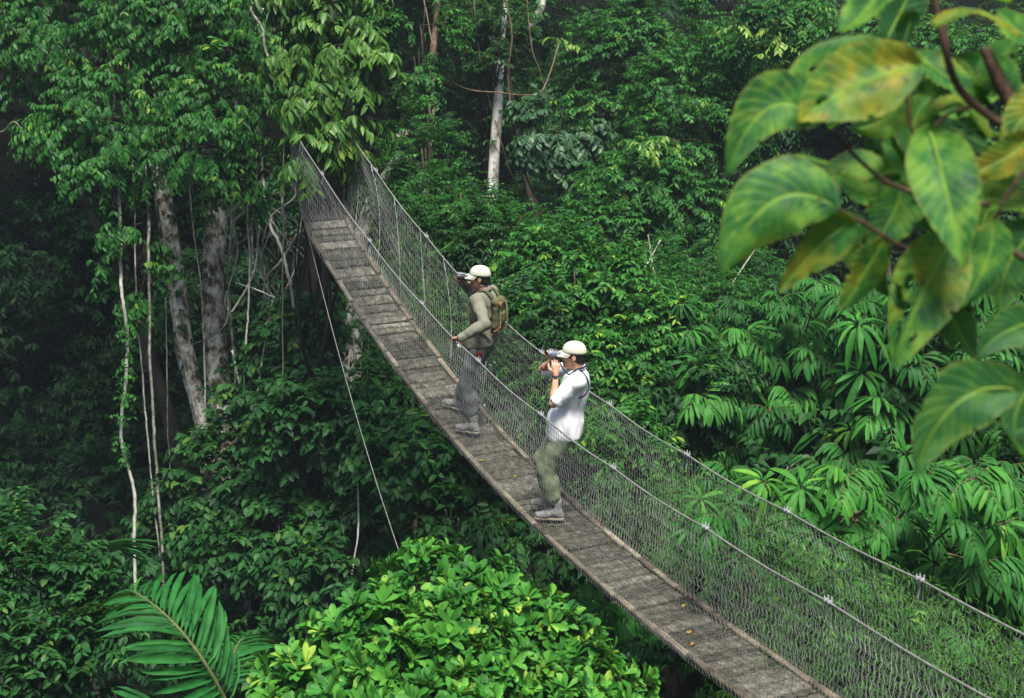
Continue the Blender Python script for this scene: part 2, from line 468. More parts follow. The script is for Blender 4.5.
def add_leaves(mb, P, D, Nn, L, Wd, tint, tpl=(LO_V, LO_F), droop=0.0):
    V, F = tpl; P = np.asarray(P, float); n = len(P)
    if n == 0: return
    D = nrm(D); S = nrm(np.cross(D, Nn)); U = np.cross(S, D)
    L = np.broadcast_to(np.asarray(L, float), (n,)); Wd = np.broadcast_to(np.asarray(Wd, float), (n,))
    v = (P[:, None] + (V[None, :, 0] * L[:, None])[..., None] * D[:, None]
         + (V[None, :, 1] * Wd[:, None])[..., None] * S[:, None]
         + (V[None, :, 2] * L[:, None] * .8 - droop * (V[None, :, 0] ** 2) * L[:, None])[..., None] * U[:, None])
    m = len(V); off = (np.arange(n) * m)[:, None, None]
    faces = [(f[None] + off).reshape(-1, f.shape[1]) for f in F]
    mb.add(v.reshape(-1, 3), faces, np.repeat(np.broadcast_to(tint, (n,)), m))


class Sp:
    def __init__(s, mat, L, ratio=.45, twig=.5, n=11, droop=.35, leafdroop=.35, tpl='mid', spread=.8, kind='alt', up=.15, tint=(.42, .16, .12), young=.0):
        s.__dict__.update(locals())


TPL = {'lo': (LO_V, LO_F), 'mid': (MID_V, MID_F), 'obo': (OBO_V, OBO_F), 'lft': (LFT_V, LFT_F)}


def add_twigs(mb, C, D, sp, r, scale=1.0):
    """leafy twigs at C growing along D"""
    m = len(C); n = sp.n
    if m == 0: return
    tl = sp.twig * r.uniform(.65, 1.25, m) * scale
    D = nrm(D)
    if sp.kind == 'whorl':                                   # leaves crowded at the twig end
        t = np.broadcast_to(r.uniform(.75, 1, (m, n)), (m, n))
        az = np.arange(n)[None] * 2.4 + r.uniform(0, 6, (m, 1)) + r.normal(0, .2, (m, n))
    else:
        t = np.linspace(.12, 1, n)[None] + r.normal(0, .03, (m, n))
    c = C[:, None] + D[:, None] * (tl[:, None] * t)[..., None]
    c[..., 2] -= sp.droop * tl[:, None] * t ** 2
    tang = D[:, None] - np.array([0, 0, 1.0]) * (2 * sp.droop * t)[..., None]; tang = nrm(tang)
    upv = np.array([0, 0, 1.0])
    side = nrm(np.cross(tang, upv + .001)); nor = np.cross(side, tang)
    if sp.kind == 'whorl':
        rad = np.cos(az)[..., None] * side + np.sin(az)[..., None] * nor
        k = r.uniform(.35, 1.35, (m, n))[..., None]
        ld = nrm(tang * k + rad * .85)
        ln = nrm(tang * 1.0 - rad * .45 + r.normal(0, .18, (m, n, 3)))
    else:
        sg = np.where(np.arange(n) % 2 == 0, 1., -1.)[None, :, None]
        ld = nrm(tang * .55 + side * sg * sp.spread - upv * sp.leafdroop + r.normal(0, .22, (m, n, 3)))
        ln = nrm(nor * 1.0 + upv * .35 + tang * .2 + r.normal(0, .28, (m, n, 3)))
    Lf = sp.L * scale * r.uniform(.65, 1.15, (m, n)) * (1 - .25 * np.abs(t - .6))
    tw = r.normal(0, sp.tint[1], (m, 1)); ti = sp.tint[0] + tw + r.normal(0, sp.tint[2], (m, n)) + sp.young * (t - .6)
    add_leaves(mb, c.reshape(-1, 3), ld.reshape(-1, 3), ln.reshape(-1, 3), Lf.ravel(), Lf.ravel() * sp.ratio * r.uniform(.85, 1.15, m * n), np.clip(ti, .02, .98).ravel(), TPL[sp.tpl], droop=.12)


def lobe_sites(lobe, k, r, inner=.35, front=True, clump=6, spread=.22):
    """twig sites over a lumpy lobe; sites gather in clumps"""
    c, rad = np.asarray(lobe[0]), np.asarray(lobe[1])
    nc = max(3, k // clump)
    d = nrm(r.normal(0, 1, (nc * 3, 3)) + np.array([0, -.35 if front else 0, .25]))
    d = d[d[:, 2] > -.75][:nc]
    lump = .80 + .24 * vnoise(d * 2.1 + c * .37, 1.0, 7) + .10 * r.normal(0, 1, len(d))
    idx = r.integers(0, len(d), k)
    dd = nrm(d[idx] + r.normal(0, spread, (k, 3)))
    rr = lump[idx] * np.where(r.random(k) < inner, r.uniform(.45, .9, k), r.uniform(.88, 1.06, k))
    return c + dd * rr[:, None] * rad, nrm(dd * rad / rad.mean())


def px_lobe(px, py, d, rx, ry, depth=.75):
    k = d / F_PX
    return (W(px, py, d), np.array([rx * k, max(rx, ry) * k * depth, ry * k]))


def fill_crown(mb, lobes, sp, ntw, r, **kw):
    vol = np.array([l[1][0] * l[1][2] + l[1][0] * l[1][1] * .5 for l in lobes]); vol /= vol.sum()
    for l, f in zip(lobes, vol):
        k = max(6, int(ntw * f))
        C, D = lobe_sites(l, k, r, **kw)
        D = nrm(D * np.array([1, 1, .55]) + np.array([0, 0, sp.up]) + r.normal(0, .35, D.shape))
        add_twigs(mb, C, D, sp, r)


def limb(mb, a, b, r0, r1, r, wob=.06, n=9, sides=7, sag=0.0):
    a, b = np.asarray(a, float), np.asarray(b, float)
    t = np.linspace(0, 1, n)[:, None]; L = np.linalg.norm(b - a)
    p = a + (b - a) * t
    q = np.concatenate([t * L * .8, t * 0 + r.uniform(0, 50), t * 0 + 1.0], 1)
    off = np.stack([vnoise(q, 1, 1), vnoise(q, 1, 2), vnoise(q, 1, 3) * .4], -1)
    p = p + off * wob * L * np.sin(PI * t) ** .7
    p[:, 2] -= sag * L * (4 * t * (1 - t))[:, 0]
    rad = np.linspace(r0, r1, n) * (1 + .10 * vnoise(q * 3, 1, 9))
    mb.tube(p, rad, sides, np.clip(.5 + r.normal(0, .2), 0, 1))
    return p


def tree(name, label, cat, lobes_px, sp, ntw, seed, group=None, bark='bark_dark', trunk_r=.12, trunk_at=None, limbs=True, inner=.35, clump=13, extra=None, spread=.15, dens=1.75):
    r = rs(seed)
    lobes = [px_lobe(*l) for l in lobes_px]
    if trunk_at is None:
        big = max(lobes, key=lambda l: l[1][0] * l[1][2]); bx, by = big[0][0], big[0][1] + .2
    else:
        bx, by = W(*trunk_at)[:2]
    base = np.array([bx, by, gz(bx, by) - .1])
    root = thing(name, label, cat, base, group=group)
    mb = MB(); fill_crown(mb, lobes, sp, int(ntw * dens), r, inner=inner, clump=clump, spread=spread)
    if extra: extra(mb, r)
    mb.build('crown', M[sp.mat], root, origin=base)
    mb = MB(); top = max(lobes, key=lambda l: l[0][2])[0]
    fork = base + (top - base) * np.array([.75, .75, .72]); fork[2] = max(fork[2], base[2] + .4)
    tp = limb(mb, base, fork, trunk_r, trunk_r * .62, r, wob=.03, n=12, sides=9)
    if limbs:
        for c, rad in lobes:
            st = tp[r.integers(7, 12)]
            e = limb(mb, st, c, trunk_r * .5, trunk_r * .16, r, wob=.08)
            for _ in range(5):
                d = nrm(r.normal(0, 1, 3) + np.array([0, -.3, .2]))
                limb(mb, e[r.integers(4, 9)], c + d * rad * .8, trunk_r * .16, .008, r, wob=.1, n=6, sides=4)
    mb.build('trunk', M[bark], root, smooth=True, origin=base)
    return root


def liana(pts_px, rad, seed, name='liana', label=None, group=None, mat='liana', wob=.025, sides=5, leaves=None):
    """hanging stem through the given spots (px, py, depth)"""
    r = rs(seed)
    ctl = np.array([W(*p) for p in pts_px])
    n = max(12, len(ctl) * 8); u = np.linspace(0, len(ctl) - 1, n); i = np.clip(u.astype(int), 0, len(ctl) - 2); f = (u - i)[:, None]
    p0 = ctl[np.maximum(i - 1, 0)]; p1 = ctl[i]; p2 = ctl[i + 1]; p3 = ctl[np.minimum(i + 2, len(ctl) - 1)]
    p = .5 * (2 * p1 + (p2 - p0) * f + (2 * p0 - 5 * p1 + 4 * p2 - p3) * f ** 2 + (3 * p1 - p0 - 3 * p2 + p3) * f ** 3)
    q = np.stack([p[:, 2] * 1.3, np.full(n, seed * 3.3), np.zeros(n)], -1)
    p = p + wob * np.stack([vnoise(q, 1.2, 1), vnoise(q, 1.2, 2), np.zeros(n)], -1)
    p = p + .004 * r.normal(0, 1, p.shape) * np.minimum(1, np.max(rad) / .03)
    base = p[np.argmin(p[:, 2])]
    rr = np.broadcast_to(rad, (n,)) if np.ndim(rad) == 0 else np.interp(np.linspace(0, 1, n), np.linspace(0, 1, len(rad)), rad)
    rr = rr * .8 * (1 + .18 * vnoise(q, 3, 5) + .10 * vnoise(q, 9, 6))
    mb = MB(); mb.tube(p, rr, sides, float(np.clip(.5 + r.normal(0, .25), 0, 1)))
    if leaves is None:
        o = mb.build(name, M[mat], smooth=True, origin=base, loc=base)
        return tag(o, label, 'liana' if name == 'liana' else name.replace('_', ' '), group)
    root = thing(name, label, 'creeper', base, group=group)
    mb.build('stem', M[mat], root, smooth=True, origin=base)
    sp, cnt, lo, hi, wid = leaves
    idx = r.integers(int(lo * n), max(int(lo * n) + 1, int(hi * n)), cnt)
    d = nrm(r.normal(0, 1, (cnt, 3)) + np.array([0, -.5, .1]))
    m2 = MB(); add_twigs(m2, p[idx] + d * wid * r.random((cnt, 1)), nrm(d + np.array([0, 0, -.2])), sp, r)
    m2.build('foliage', M[sp.mat], root, origin=base)
    return root


SPC = {
    'vine': Sp('leaf_vine', .122, .45, .33, 12, droop=.45, leafdroop=.65, spread=.75, tint=(.48, .17, .14), up=.05, young=.15),
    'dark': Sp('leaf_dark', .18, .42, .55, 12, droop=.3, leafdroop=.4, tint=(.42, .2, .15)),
    'fine': Sp('leaf_mid', .085, .42, .38, 15, droop=.25, leafdroop=.25, tpl='lo', tint=(.25, .18, .14)),
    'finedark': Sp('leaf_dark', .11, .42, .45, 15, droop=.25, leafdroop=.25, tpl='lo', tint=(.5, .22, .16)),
    'wall': Sp('leaf_mid', .115, .42, .45, 15, droop=.30, leafdroop=.30, tint=(.40, .17, .13), up=.1, young=.2),
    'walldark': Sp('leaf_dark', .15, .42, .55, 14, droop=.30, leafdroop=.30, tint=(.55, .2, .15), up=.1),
    'behind': Sp('leaf_mid', .115, .45, .36, 12, droop=.25, leafdroop=.3, tint=(.46, .17, .13), up=.25, young=.25),
    'round': Sp('leaf_round', .165, .58, .38, 9, droop=.25, leafdroop=.35, tint=(.5, .2, .15), up=.2),
    'bush': Sp('leaf_round', .12, .50, .32, 11, droop=.15, leafdroop=.2, tint=(.52, .18, .15), up=.35),
    'bright': Sp('leaf_bright', .140, .37, .20, 11, droop=.0, leafdroop=0, tpl='obo', kind='whorl', tint=(.30, .14, .16), up=.9, young=.55),
    'pale': Sp('leaf_pale', .20, .40, .36, 10, droop=.5, leafdroop=.75, tint=(.36, .18, .14), up=0),
    'silver': Sp('leaf_silver', .17, .55, .4, 10, droop=.3, leafdroop=.4, tint=(.5, .2, .2), up=0),
    'yellow': Sp('leaf_pale', .15, .40, .4, 12, droop=.35, leafdroop=.4, tint=(.66, .15, .15), up=.1),
    'ivy': Sp('leaf_bright', .075, .5, .14, 7, droop=.3, leafdroop=.4, tint=(.2, .15, .12), up=0),
}
# ------------------------------------------------------------------ far forest mass and low growth
r = rs(5)
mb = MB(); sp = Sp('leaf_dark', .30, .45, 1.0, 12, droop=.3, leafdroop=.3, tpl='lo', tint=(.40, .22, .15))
k = 8500
X = r.uniform(-34, 34, k); Y = r.uniform(33, 62, k)
Z = gz(X, Y) + r.uniform(0, 1, k) ** .8 * 13
C = np.stack([X, Y, Z], -1)
add_twigs(mb, C, nrm(r.normal(0, 1, (k, 3)) * np.array([1, 1, .5]) + np.array([0, -.5, .2])), sp, r, 1.3)
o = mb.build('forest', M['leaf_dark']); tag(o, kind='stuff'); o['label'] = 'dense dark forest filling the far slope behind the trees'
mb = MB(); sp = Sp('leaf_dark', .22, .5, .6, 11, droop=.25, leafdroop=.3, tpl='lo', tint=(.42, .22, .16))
k = 15000
X = r.uniform(-15, 14, k); Y = r.uniform(6, 36, k)
P = np.stack([X, Y, gz(X, Y) + r.uniform(0, 1, k) ** 1.6 * 1.5], -1)
bx = (P[:, 0] + .601) * BN[0] + (P[:, 1] - 15.04) * BN[1]
ba = (P[:, 0] + .601) * math.sin(BH) + (P[:, 1] - 15.04) * math.cos(BH)
dk = bpath(np.clip(ba, -12, 5))[:, 2]
ok = (np.abs(bx) > 1.0) | (P[:, 2] < dk - .7)
P = P[ok]
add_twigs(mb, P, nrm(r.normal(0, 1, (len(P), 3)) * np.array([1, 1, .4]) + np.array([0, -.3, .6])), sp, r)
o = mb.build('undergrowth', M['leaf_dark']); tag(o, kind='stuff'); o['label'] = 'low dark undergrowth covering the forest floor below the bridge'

# ------------------------------------------------------------------ the big tree on the left
VN = 'leafy crowns of the far slope'
BIG = tree('rainforest_tree', 'big tree at upper left hung with dark glossy leaves above two pale trunks', 'tree',
     [(60, 50, 22.5, 95, 75), (170, 45, 22, 95, 75), (255, 40, 21.5, 85, 70), (120, 120, 21, 95, 60), (230, 110, 21, 80, 62), (75, 140, 21.2, 60, 42),
      (185, 150, 20.6, 75, 48), (265, 170, 21, 50, 40), (15, 70, 22.5, 60, 60), (295, 95, 21.5, 50, 55), (110, 175, 20.6, 48, 34), (122, 232, 20.4, 34, 34), (152, 285, 20.6, 26, 36), (104, 272, 20.4, 14, 16), (141, 322, 20.4, 9, 13), (235, 185, 20.8, 42, 24),
      (60, -70, 23, 130, 90), (230, -70, 23, 130, 90), (330, -60, 22.5, 90, 70), (-90, 20, 23, 90, 120), (40, -150, 26, 200, 70), (-60, -110, 29, 200, 80), (180, -140, 28, 150, 60)],
     SPC['vine'], 5600, 21, bark='bark_dark', trunk_r=.16, trunk_at=(222, 440, 23.2), clump=12, dens=1.8)
# ------------------------------------------------------------------ trunks
def column(name, label, pts, radii, bark, seed, cat='tree', group=None, sides=12, parent=None):
    r = rs(seed)
    ctl = np.array([W(*p) for p in pts]); n = 40
    u = np.linspace(0, len(ctl) - 1, n); i = np.clip(u.astype(int), 0, len(ctl) - 2); f = (u - i)[:, None]
    p = ctl[i] * (1 - f) + ctl[i + 1] * f
    for _ in range(4): p[1:-1] = (p[:-2] + 2 * p[1:-1] + p[2:]) / 4
    q = np.stack([p[:, 2] * .9, np.full(n, seed * 1.7), np.zeros(n)], -1)
    rr = np.interp(np.linspace(0, 1, n), np.linspace(0, 1, len(radii)), radii) * (1 + .12 * vnoise(q, 2, 4))
    p = p + .05 * np.stack([vnoise(q, 1, 1), vnoise(q, 1, 2), np.zeros(n)], -1)
    b = p[np.argmin(p[:, 2])]
    mb = MB(); mb.tube(p, rr, sides)
    if parent is not None:
        o = mb.build(name, M[bark], parent, smooth=True, origin=parent.location)
        m2 = MB(); k = 60; i = r.integers(2, n - 2, k); az = r.uniform(0, 2 * PI, k)
        d = np.stack([np.cos(az), np.sin(az), 0 * az + .1], -1)
        add_twigs(m2, p[i] + d * rr[i][:, None] * .95, nrm(d + [0, -.3, -.2]), SPC['ivy'], r, 1.2)
        m2.build('climbing_leaves', M['leaf_dark'], o, origin=parent.location)
        return o
    root = thing(name, label, cat, b, group=group)
    mb.build('trunk', M[bark], root, smooth=True, origin=b)
    m2 = MB(); k = 34; i = r.integers(2, n - 2, k); az = r.uniform(0, 2 * PI, k)
    d = np.stack([np.cos(az), np.sin(az), 0 * az + .1], -1)
    add_twigs(m2, p[i] + d * rr[i][:, None] * .9, nrm(d + [0, -.3, -.2]), SPC['ivy'], r, 1.2)
    m2.build('climbing_leaves', M['leaf_bright'], root, origin=b)
    return root

column('trunk', None, [(216, 150, 22.3), (217, 215, 22.3), (214, 280, 22.3), (218, 350, 22.3), (222, 410, 22.3), (226, 470, 22.3), (228, 640, 22.3)], [.16, .18, .18, .21, .22, .26, .4], 'bark_pale', 31, parent=BIG)
column('trunk', None, [(158, 160, 21.9), (170, 230, 21.9), (180, 300, 21.9), (186, 350, 21.9), (198, 400, 22), (207, 450, 22), (214, 520, 22)], [.13, .15, .15, .14, .12, .12, .2], 'bark_pale', 32, parent=BIG)
column('slender_tree', 'white trunk standing alone behind the middle of the far foliage', [(506, -60, 27.2), (502, 40, 26.9), (499, 90, 26.7), (498, 110, 26.7), (494, 160, 26.7), (492, 215, 26.7), (489, 260, 26.7), (489, 480, 26.7)], [.04, .05, .085, .10, .10, .11, .12, .2], 'bark_white', 33)
column('slender_tree', 'thin reddish brown trunk left of the white trunk', [(440, -60, 27), (434, 30, 27), (430, 110, 27), (428, 170, 27), (427, 240, 27), (424, 420, 27)], [.05, .06, .08, .08, .09, .14], 'bark_red', 34)
column('slender_tree', 'pale leaning trunk seen through the wire mesh at the top of the bridge', [(404, 130, 26.5), (396, 160, 26.5), (380, 185, 26.5), (366, 215, 26.5), (356, 260, 26.5), (350, 420, 26.5)], [.12, .13, .13, .14, .15, .2], 'bark_pale', 35)
column('slender_tree', 'white limb slanting at the top edge above the white trunk', [(548, -30, 28), (541, 8, 28), (532, 24, 28), (524, 32, 28)], [.09, .08, .07, .04], 'bark_white', 36)
column('slender_tree', 'dark anchor trunk carrying the top end of the bridge', [(328, -60, 21.6), (324, 60, 21.5), (318, 170, 21.5), (306, 420, 21.5), (300, 760, 21.5)], [.15, .16, .17, .20, .28], 'bark_dark', 37)
column('slender_tree', 'dark crooked trunk right of the white trunk', [(508, -20, 28), (504, 60, 28), (514, 120, 28), (522, 170, 28), (540, 240, 28), (545, 400, 28)], [.06, .07, .07, .07, .08, .12], 'bark_dark', 38)
column('slender_tree', 'thin dark trunk below the upper bridge left of the guy wire', [(352, 470, 21), (356, 540, 21), (350, 640, 21)], [.06, .06, .07], 'bark_dark', 39)

# ------------------------------------------------------------------ lianas and aerial roots on the left
G1 = 'thin pale lianas hanging in the dark at left'
def L(pts, rad, seed, label, **kw):
    return liana(pts, rad, seed, label=label, **kw)
L([(112, 60, 22.3), (116, 140, 21.9), (119, 200, 21), (121, 285, 20), (127, 330, 20), (126, 380, 20), (122, 440, 20), (134, 490, 20), (134, 545, 20), (136, 610, 20)], .032, 41, 'crooked pale liana wrapped in a green creeper at left', name='liana_creeper', leaves=(SPC['ivy'], 70, .42, .72, .09))
L([(128, 60, 22.6), (131, 150, 22), (134, 210, 21), (136, 270, 20.5), (139, 330, 20.5), (146, 410, 20.5), (152, 480, 20.5), (161, 560, 20.5)], .017, 42, 'thin pale liana just left of the straight pale pole')
L([(142, 50, 22.4), (145, 140, 21.8), (147, 200, 21), (148, 250, 20.3), (150, 320, 20.3), (153, 400, 20.3), (157, 470, 20.3), (161, 530, 20.3), (164, 590, 20.3)], .028, 43, 'straight pale pole like liana hanging left of the leaning trunk')
L([(160, 130, 22.3), (163, 220, 21.8), (166, 310, 21), (167, 370, 21), (169, 460, 21.5), (170, 560, 21.5)], .012, 44, 'thinnest liana in the gap between pole and leaning trunk')
L([(186, 90, 22.2), (190, 200, 21.5), (196, 250, 21.5), (202, 290, 21.5), (204, 340, 21.5), (205, 400, 21.5), (208, 480, 21.6)], .018, 45, 'grey aerial root hugging the left of the thick pale trunk')
L([(236, 100, 22.2), (232, 215, 21.8), (228, 270, 21.8), (232, 330, 21.8), (236, 380, 21.8), (233, 450, 21.8), (236, 520, 21.8)], .026, 46, 'pale root running down the right of the thick pale trunk')
L([(160, 200, 21.8), (170, 300, 21.6), (178, 340, 21.6), (186, 375, 21.6), (200, 430, 21.6), (210, 470, 21.6)], .026, 47, 'pale root slanting down along the leaning trunk')
L([(226, 262, 21.2), (232, 248, 21.2), (246, 238, 21.2), (252, 222, 21.2), (256, 190, 21.4), (262, 120, 21.8)], .028, 48, 'bent grey branch reaching from the pale trunk to the roots')
L([(250, 110, 21.8), (248, 215, 21), (249, 260, 21), (248, 310, 21), (245, 350, 21), (243, 430, 21.2)], .02, 49, 'grey hanging root beside the bent branch')
L([(258, 110, 21.8), (256, 200, 21), (257, 240, 21), (252, 275, 21), (240, 300, 21), (232, 312, 21)], .02, 50, 'curved root looping back towards the pale trunk')
L([(284, 70, 21.6), (283, 180, 20.6), (283, 260, 20), (282, 340, 20), (281, 420, 20), (280, 500, 20), (279, 620, 20)], .014, 51, 'long straight liana hanging down left of the guy wire')
L([(258, 130, 21.6), (268, 215, 20.8), (280, 245, 20.6), (288, 275, 20.6), (292, 300, 20.8), (296, 360, 21.2)], .03, 52, 'brown slanting root beneath the upper end of the bridge')
L([(236, 283, 21.4), (258, 290, 21), (276, 298, 21), (300, 302, 21)], [.018, .008], 53, 'pale twig running sideways under the roots')
L([(272, 300, 20.6), (264, 350, 20.6), (256, 400, 20.6)], .018, 54, 'thin slanting root right of the thick pale trunk')
L([(232, 350, 21), (239, 390, 21), (234, 440, 21)], .018, 55, 'short root right of the trunk base')
L([(314, 255, 22), (306, 280, 22), (316, 310, 22), (310, 330, 22)], .025, 56, 'tangled pale root by the dark gap under the bridge')
L([(352, 330, 20.8), (356, 420, 20.6), (358, 520, 19), (354, 560, 18.8), (348, 620, 18.8)], .017, 57, 'dangling pale liana behind the lower end of the guy wire')
L([(-30, 128, 22), (0, 132, 21.4), (14, 122, 21), (26, 134, 21), (36, 128, 21)], [.016, .006], 58, 'bare pale twig at the left edge of the big crown')
# twigs in the light green branch at the top
L([(246, -12, 20), (252, 12, 20), (262, 28, 20), (266, 52, 20), (278, 78, 20)], .026, 61, 'bare pale branch among the leaves at the top edge')
L([(296, -4, 19.5), (313, 8, 19.5), (320, 26, 19.5), (325, 50, 19.5), (328, 80, 19.5), (322, 112, 19.5), (326, 150, 19.5)], .02, 62, 'pale drooping branch carrying the light green leaves')
L([(250, 2, 20), (264, 10, 20), (280, 8, 20), (292, 14, 20)], .02, 63, 'pale forked twig beside the bare branch at the top edge')
# lianas in the middle distance
L([(468, -60, 26.5), (478, 40, 26.5), (486, 90, 26.5), (492, 110, 26.5)], .02, 64, 'pale straight liana meeting the white trunk', mat='bark_brown')
L([(424, 0, 26.4), (436, 60, 26), (450, 80, 26), (470, 90, 26), (492, 92, 26), (530, 95, 26), (545, 85, 26), (560, 40, 26.6)], .018, 65, 'sagging brown liana crossing the white trunk', mat='bark_brown')
L([(500, -20, 26), (512, 30, 26), (508, 80, 26), (514, 130, 26), (526, 175, 26), (542, 215, 26), (552, 240, 26), (556, 330, 26)], .022, 66, 'dark twisted liana right of the white trunk', mat='bark_brown')
L([(494, 120, 26.3), (506, 160, 26.3), (520, 195, 26.3), (540, 225, 26.3), (562, 240, 26.3), (580, 300, 26)], .018, 67, 'brown liana slanting down from the white trunk', mat='bark_brown')
L([(524, -30, 26.4), (532, 45, 26), (540, 70, 26), (550, 110, 26)], [.014, .008], 68, 'short pale liana below the slanting white limb', mat='bark_brown')
L([(648, 235, 22), (652, 262, 22), (656, 285, 22)], .016, 69, 'short pale twig in the dark hollow above the shrubs')
L([(618, 300, 20), (632, 280, 20), (648, 262, 20), (660, 240, 20)], .018, 70, 'brown twig crossing the dark hollow above the shrubs')
L([(700, 330, 21), (722, 300, 21), (742, 268, 21), (764, 236, 21)], .016, 71, 'brown twig slanting beneath the big foreground leaves')
L([(783, 473, 15), (796, 462, 15), (808, 455, 15)], .02, 72, 'bleached bare twig in front of the rosette leaves')
L([(920, 500, 15.6), (930, 530, 15.6), (932, 550, 15.6)], .016, 73, 'brown leaf stalk among the lower right rosettes')

# ------------------------------------------------------------------ leafy branch with paler leaves at the top of the bridge
tree('leafy_branch_tree', 'tree with large light green drooping leaves overhanging the top of the bridge', 'tree',
     [(335, 45, 18.7, 38, 40), (350, 90, 18.6, 34, 30), (312, 120, 18.5, 30, 30), (340, 142, 18.4, 20, 18), (298, 40, 19, 30, 40), (372, 75, 18.6, 18, 22), (325, -20, 19.2, 60, 30), (306, 152, 18.4, 18, 16), (296, 105, 18.5, 16, 22), (352, 122, 18.5, 14, 14)],
     SPC['pale'], 330, 71, trunk_r=.07, trunk_at=(292, 500, 21.8), bark='bark_dark')

tree('shade_canopy', 'unseen canopy added to shade the dark hollow at far left', 'tree',  # added out of view to shade the left hollow, upper deck and shrubs
     [(-120, -420, 25, 300, 90), (60, -330, 28, 260, 90), (-260, -250, 28, 220, 110), (150, -300, 31, 240, 80), (135, -640, 14, 135, 60)],
     Sp('leaf_dark', .34, .5, .9, 12, tint=(.4, .2, .15)), 1150, 75, trunk_r=.3, trunk_at=(-150, 300, 30), spread=.4)

# tangle of aerial roots under the top end of the bridge
r = rs(91); rb = W(265, 260, 21.2)
rt = thing('root_tangle', 'tangle of crooked aerial roots between the thick pale trunk and the bridge', 'roots', rb)
mb = MB()
for k in range(26):
    x, y = r.uniform(238, 305), r.uniform(170, 250); c = [W(x, y, 21.3 + r.uniform(-.4, .6))]
    for j in range(r.integers(3, 6)):
        x += r.normal(0, 16); y += r.uniform(8, 34); c.append(W(x, y, 21.3 + r.uniform(-.4, .6)))
    c = np.array(c); u = np.linspace(0, len(c) - 1, 22); i = np.clip(u.astype(int), 0, len(c) - 2); f = (u - i)[:, None]
    q = c[i] * (1 - f) + c[i + 1] * f
    for _ in range(3): q[1:-1] = (q[:-2] + 2 * q[1:-1] + q[2:]) / 4
    mb.tube(q, np.linspace(r.uniform(.012, .032), .006, 22), 5, r.uniform(0, 1))
mb.build('roots', M['liana'], rt, smooth=True, origin=rb)

tree('shade_canopy', 'unseen canopy added to shade the growth around the white trunk', 'tree',  # added above the view to keep sun off the middle background
     [(450, -140, 31, 170, 55), (370, -170, 28, 130, 55), (540, -150, 33, 120, 60)],
     Sp('leaf_dark', .30, .5, .8, 12, tint=(.4, .2, .15)), 520, 76, trunk_r=.2, trunk_at=(470, 300, 34), spread=.4)
# ------------------------------------------------------------------ left: dark trees in the deep shade and shrubs below
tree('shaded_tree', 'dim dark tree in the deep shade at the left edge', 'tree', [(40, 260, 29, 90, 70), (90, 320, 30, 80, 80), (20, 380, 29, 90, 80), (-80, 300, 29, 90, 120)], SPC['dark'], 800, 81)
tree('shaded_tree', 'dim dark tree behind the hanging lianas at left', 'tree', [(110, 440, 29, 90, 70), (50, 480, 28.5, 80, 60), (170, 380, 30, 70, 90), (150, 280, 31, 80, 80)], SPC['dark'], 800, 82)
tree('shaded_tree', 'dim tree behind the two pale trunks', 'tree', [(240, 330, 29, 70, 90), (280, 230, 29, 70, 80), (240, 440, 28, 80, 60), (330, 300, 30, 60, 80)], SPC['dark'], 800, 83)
GS = 'round leaved shrubs below the upper bridge'
for i, (lob, n, lab) in enumerate([
    ([(215, 480, 21, 62, 52), (190, 530, 20.8, 45, 40)], 210, 'round leaved shrub at the foot of the thick pale trunk'),
    ([(300, 340, 21, 50, 45), (275, 390, 21, 45, 40)], 190, 'round leaved shrub just below the upper end of the bridge beside the long liana'),
    ([(320, 430, 20, 60, 50), (365, 410, 20, 40, 45)], 210, 'round leaved shrub crossed by the upper part of the guy wire'),
    ([(245, 560, 20, 60, 48), (290, 540, 20, 45, 48)], 210, 'round leaved shrub between the palm and the guy wire'),
    ([(420, 470, 19, 62, 55), (455, 520, 18.5, 50, 48)], 230, 'dark leafy shrub right under the walkers on the bridge'),
    ([(360, 520, 20, 48, 45), (330, 590, 19, 50, 45)], 160, 'dim shrub behind the lower end of the guy wire'),
    ([(530, 560, 17, 55, 40), (580, 620, 16.5, 60, 45)], 190, 'dark shrub between the bright bush and the bridge edge'),
    ([(170, 600, 20.5, 40, 40), (225, 640, 20, 60, 45)], 170, 'dim shrub behind the palm frond'),
    ([(640, 640, 14, 30, 30), (690, 690, 13, 45, 30)], 60, 'dim low shrub under the lower right of the bridge'),
]):
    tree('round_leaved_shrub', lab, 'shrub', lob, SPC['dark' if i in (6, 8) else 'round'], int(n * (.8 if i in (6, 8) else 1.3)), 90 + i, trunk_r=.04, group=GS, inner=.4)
tree('leafy_bush', 'medium green bush in the lower left corner', 'bush', [(40, 590, 14.5, 60, 60), (75, 640, 14.3, 45, 60), (10, 650, 14, 60, 70), (20, 555, 14.6, 40, 34), (70, 700, 14, 60, 50)], SPC['bush'], 620, 101, trunk_r=.05)
tree('bright_shrub', 'bright glossy green shrub with whorled leaves at bottom centre', 'shrub',
     [(430, 593, 9.8, 30, 28), (478, 599, 9.7, 28, 26), (385, 629, 9.6, 30, 26), (524, 641, 9.7, 32, 28), (345, 663, 9.5, 32, 30), (563, 665, 9.6, 30, 26), (300, 705, 9.3, 30, 28), (598, 705, 9.4, 28, 22), (450, 651, 9.3, 38, 34), (400, 691, 9.1, 38, 34), (495, 695, 9.1, 38, 34), (545, 719, 9.1, 40, 32), (350, 723, 9.0, 36, 32), (440, 739, 8.8, 56, 40), (285, 743, 9.1, 32, 28)],
     SPC['bright'], 500, 103, bark='bark_brown', trunk_r=.07, inner=.35, clump=2, spread=.16)

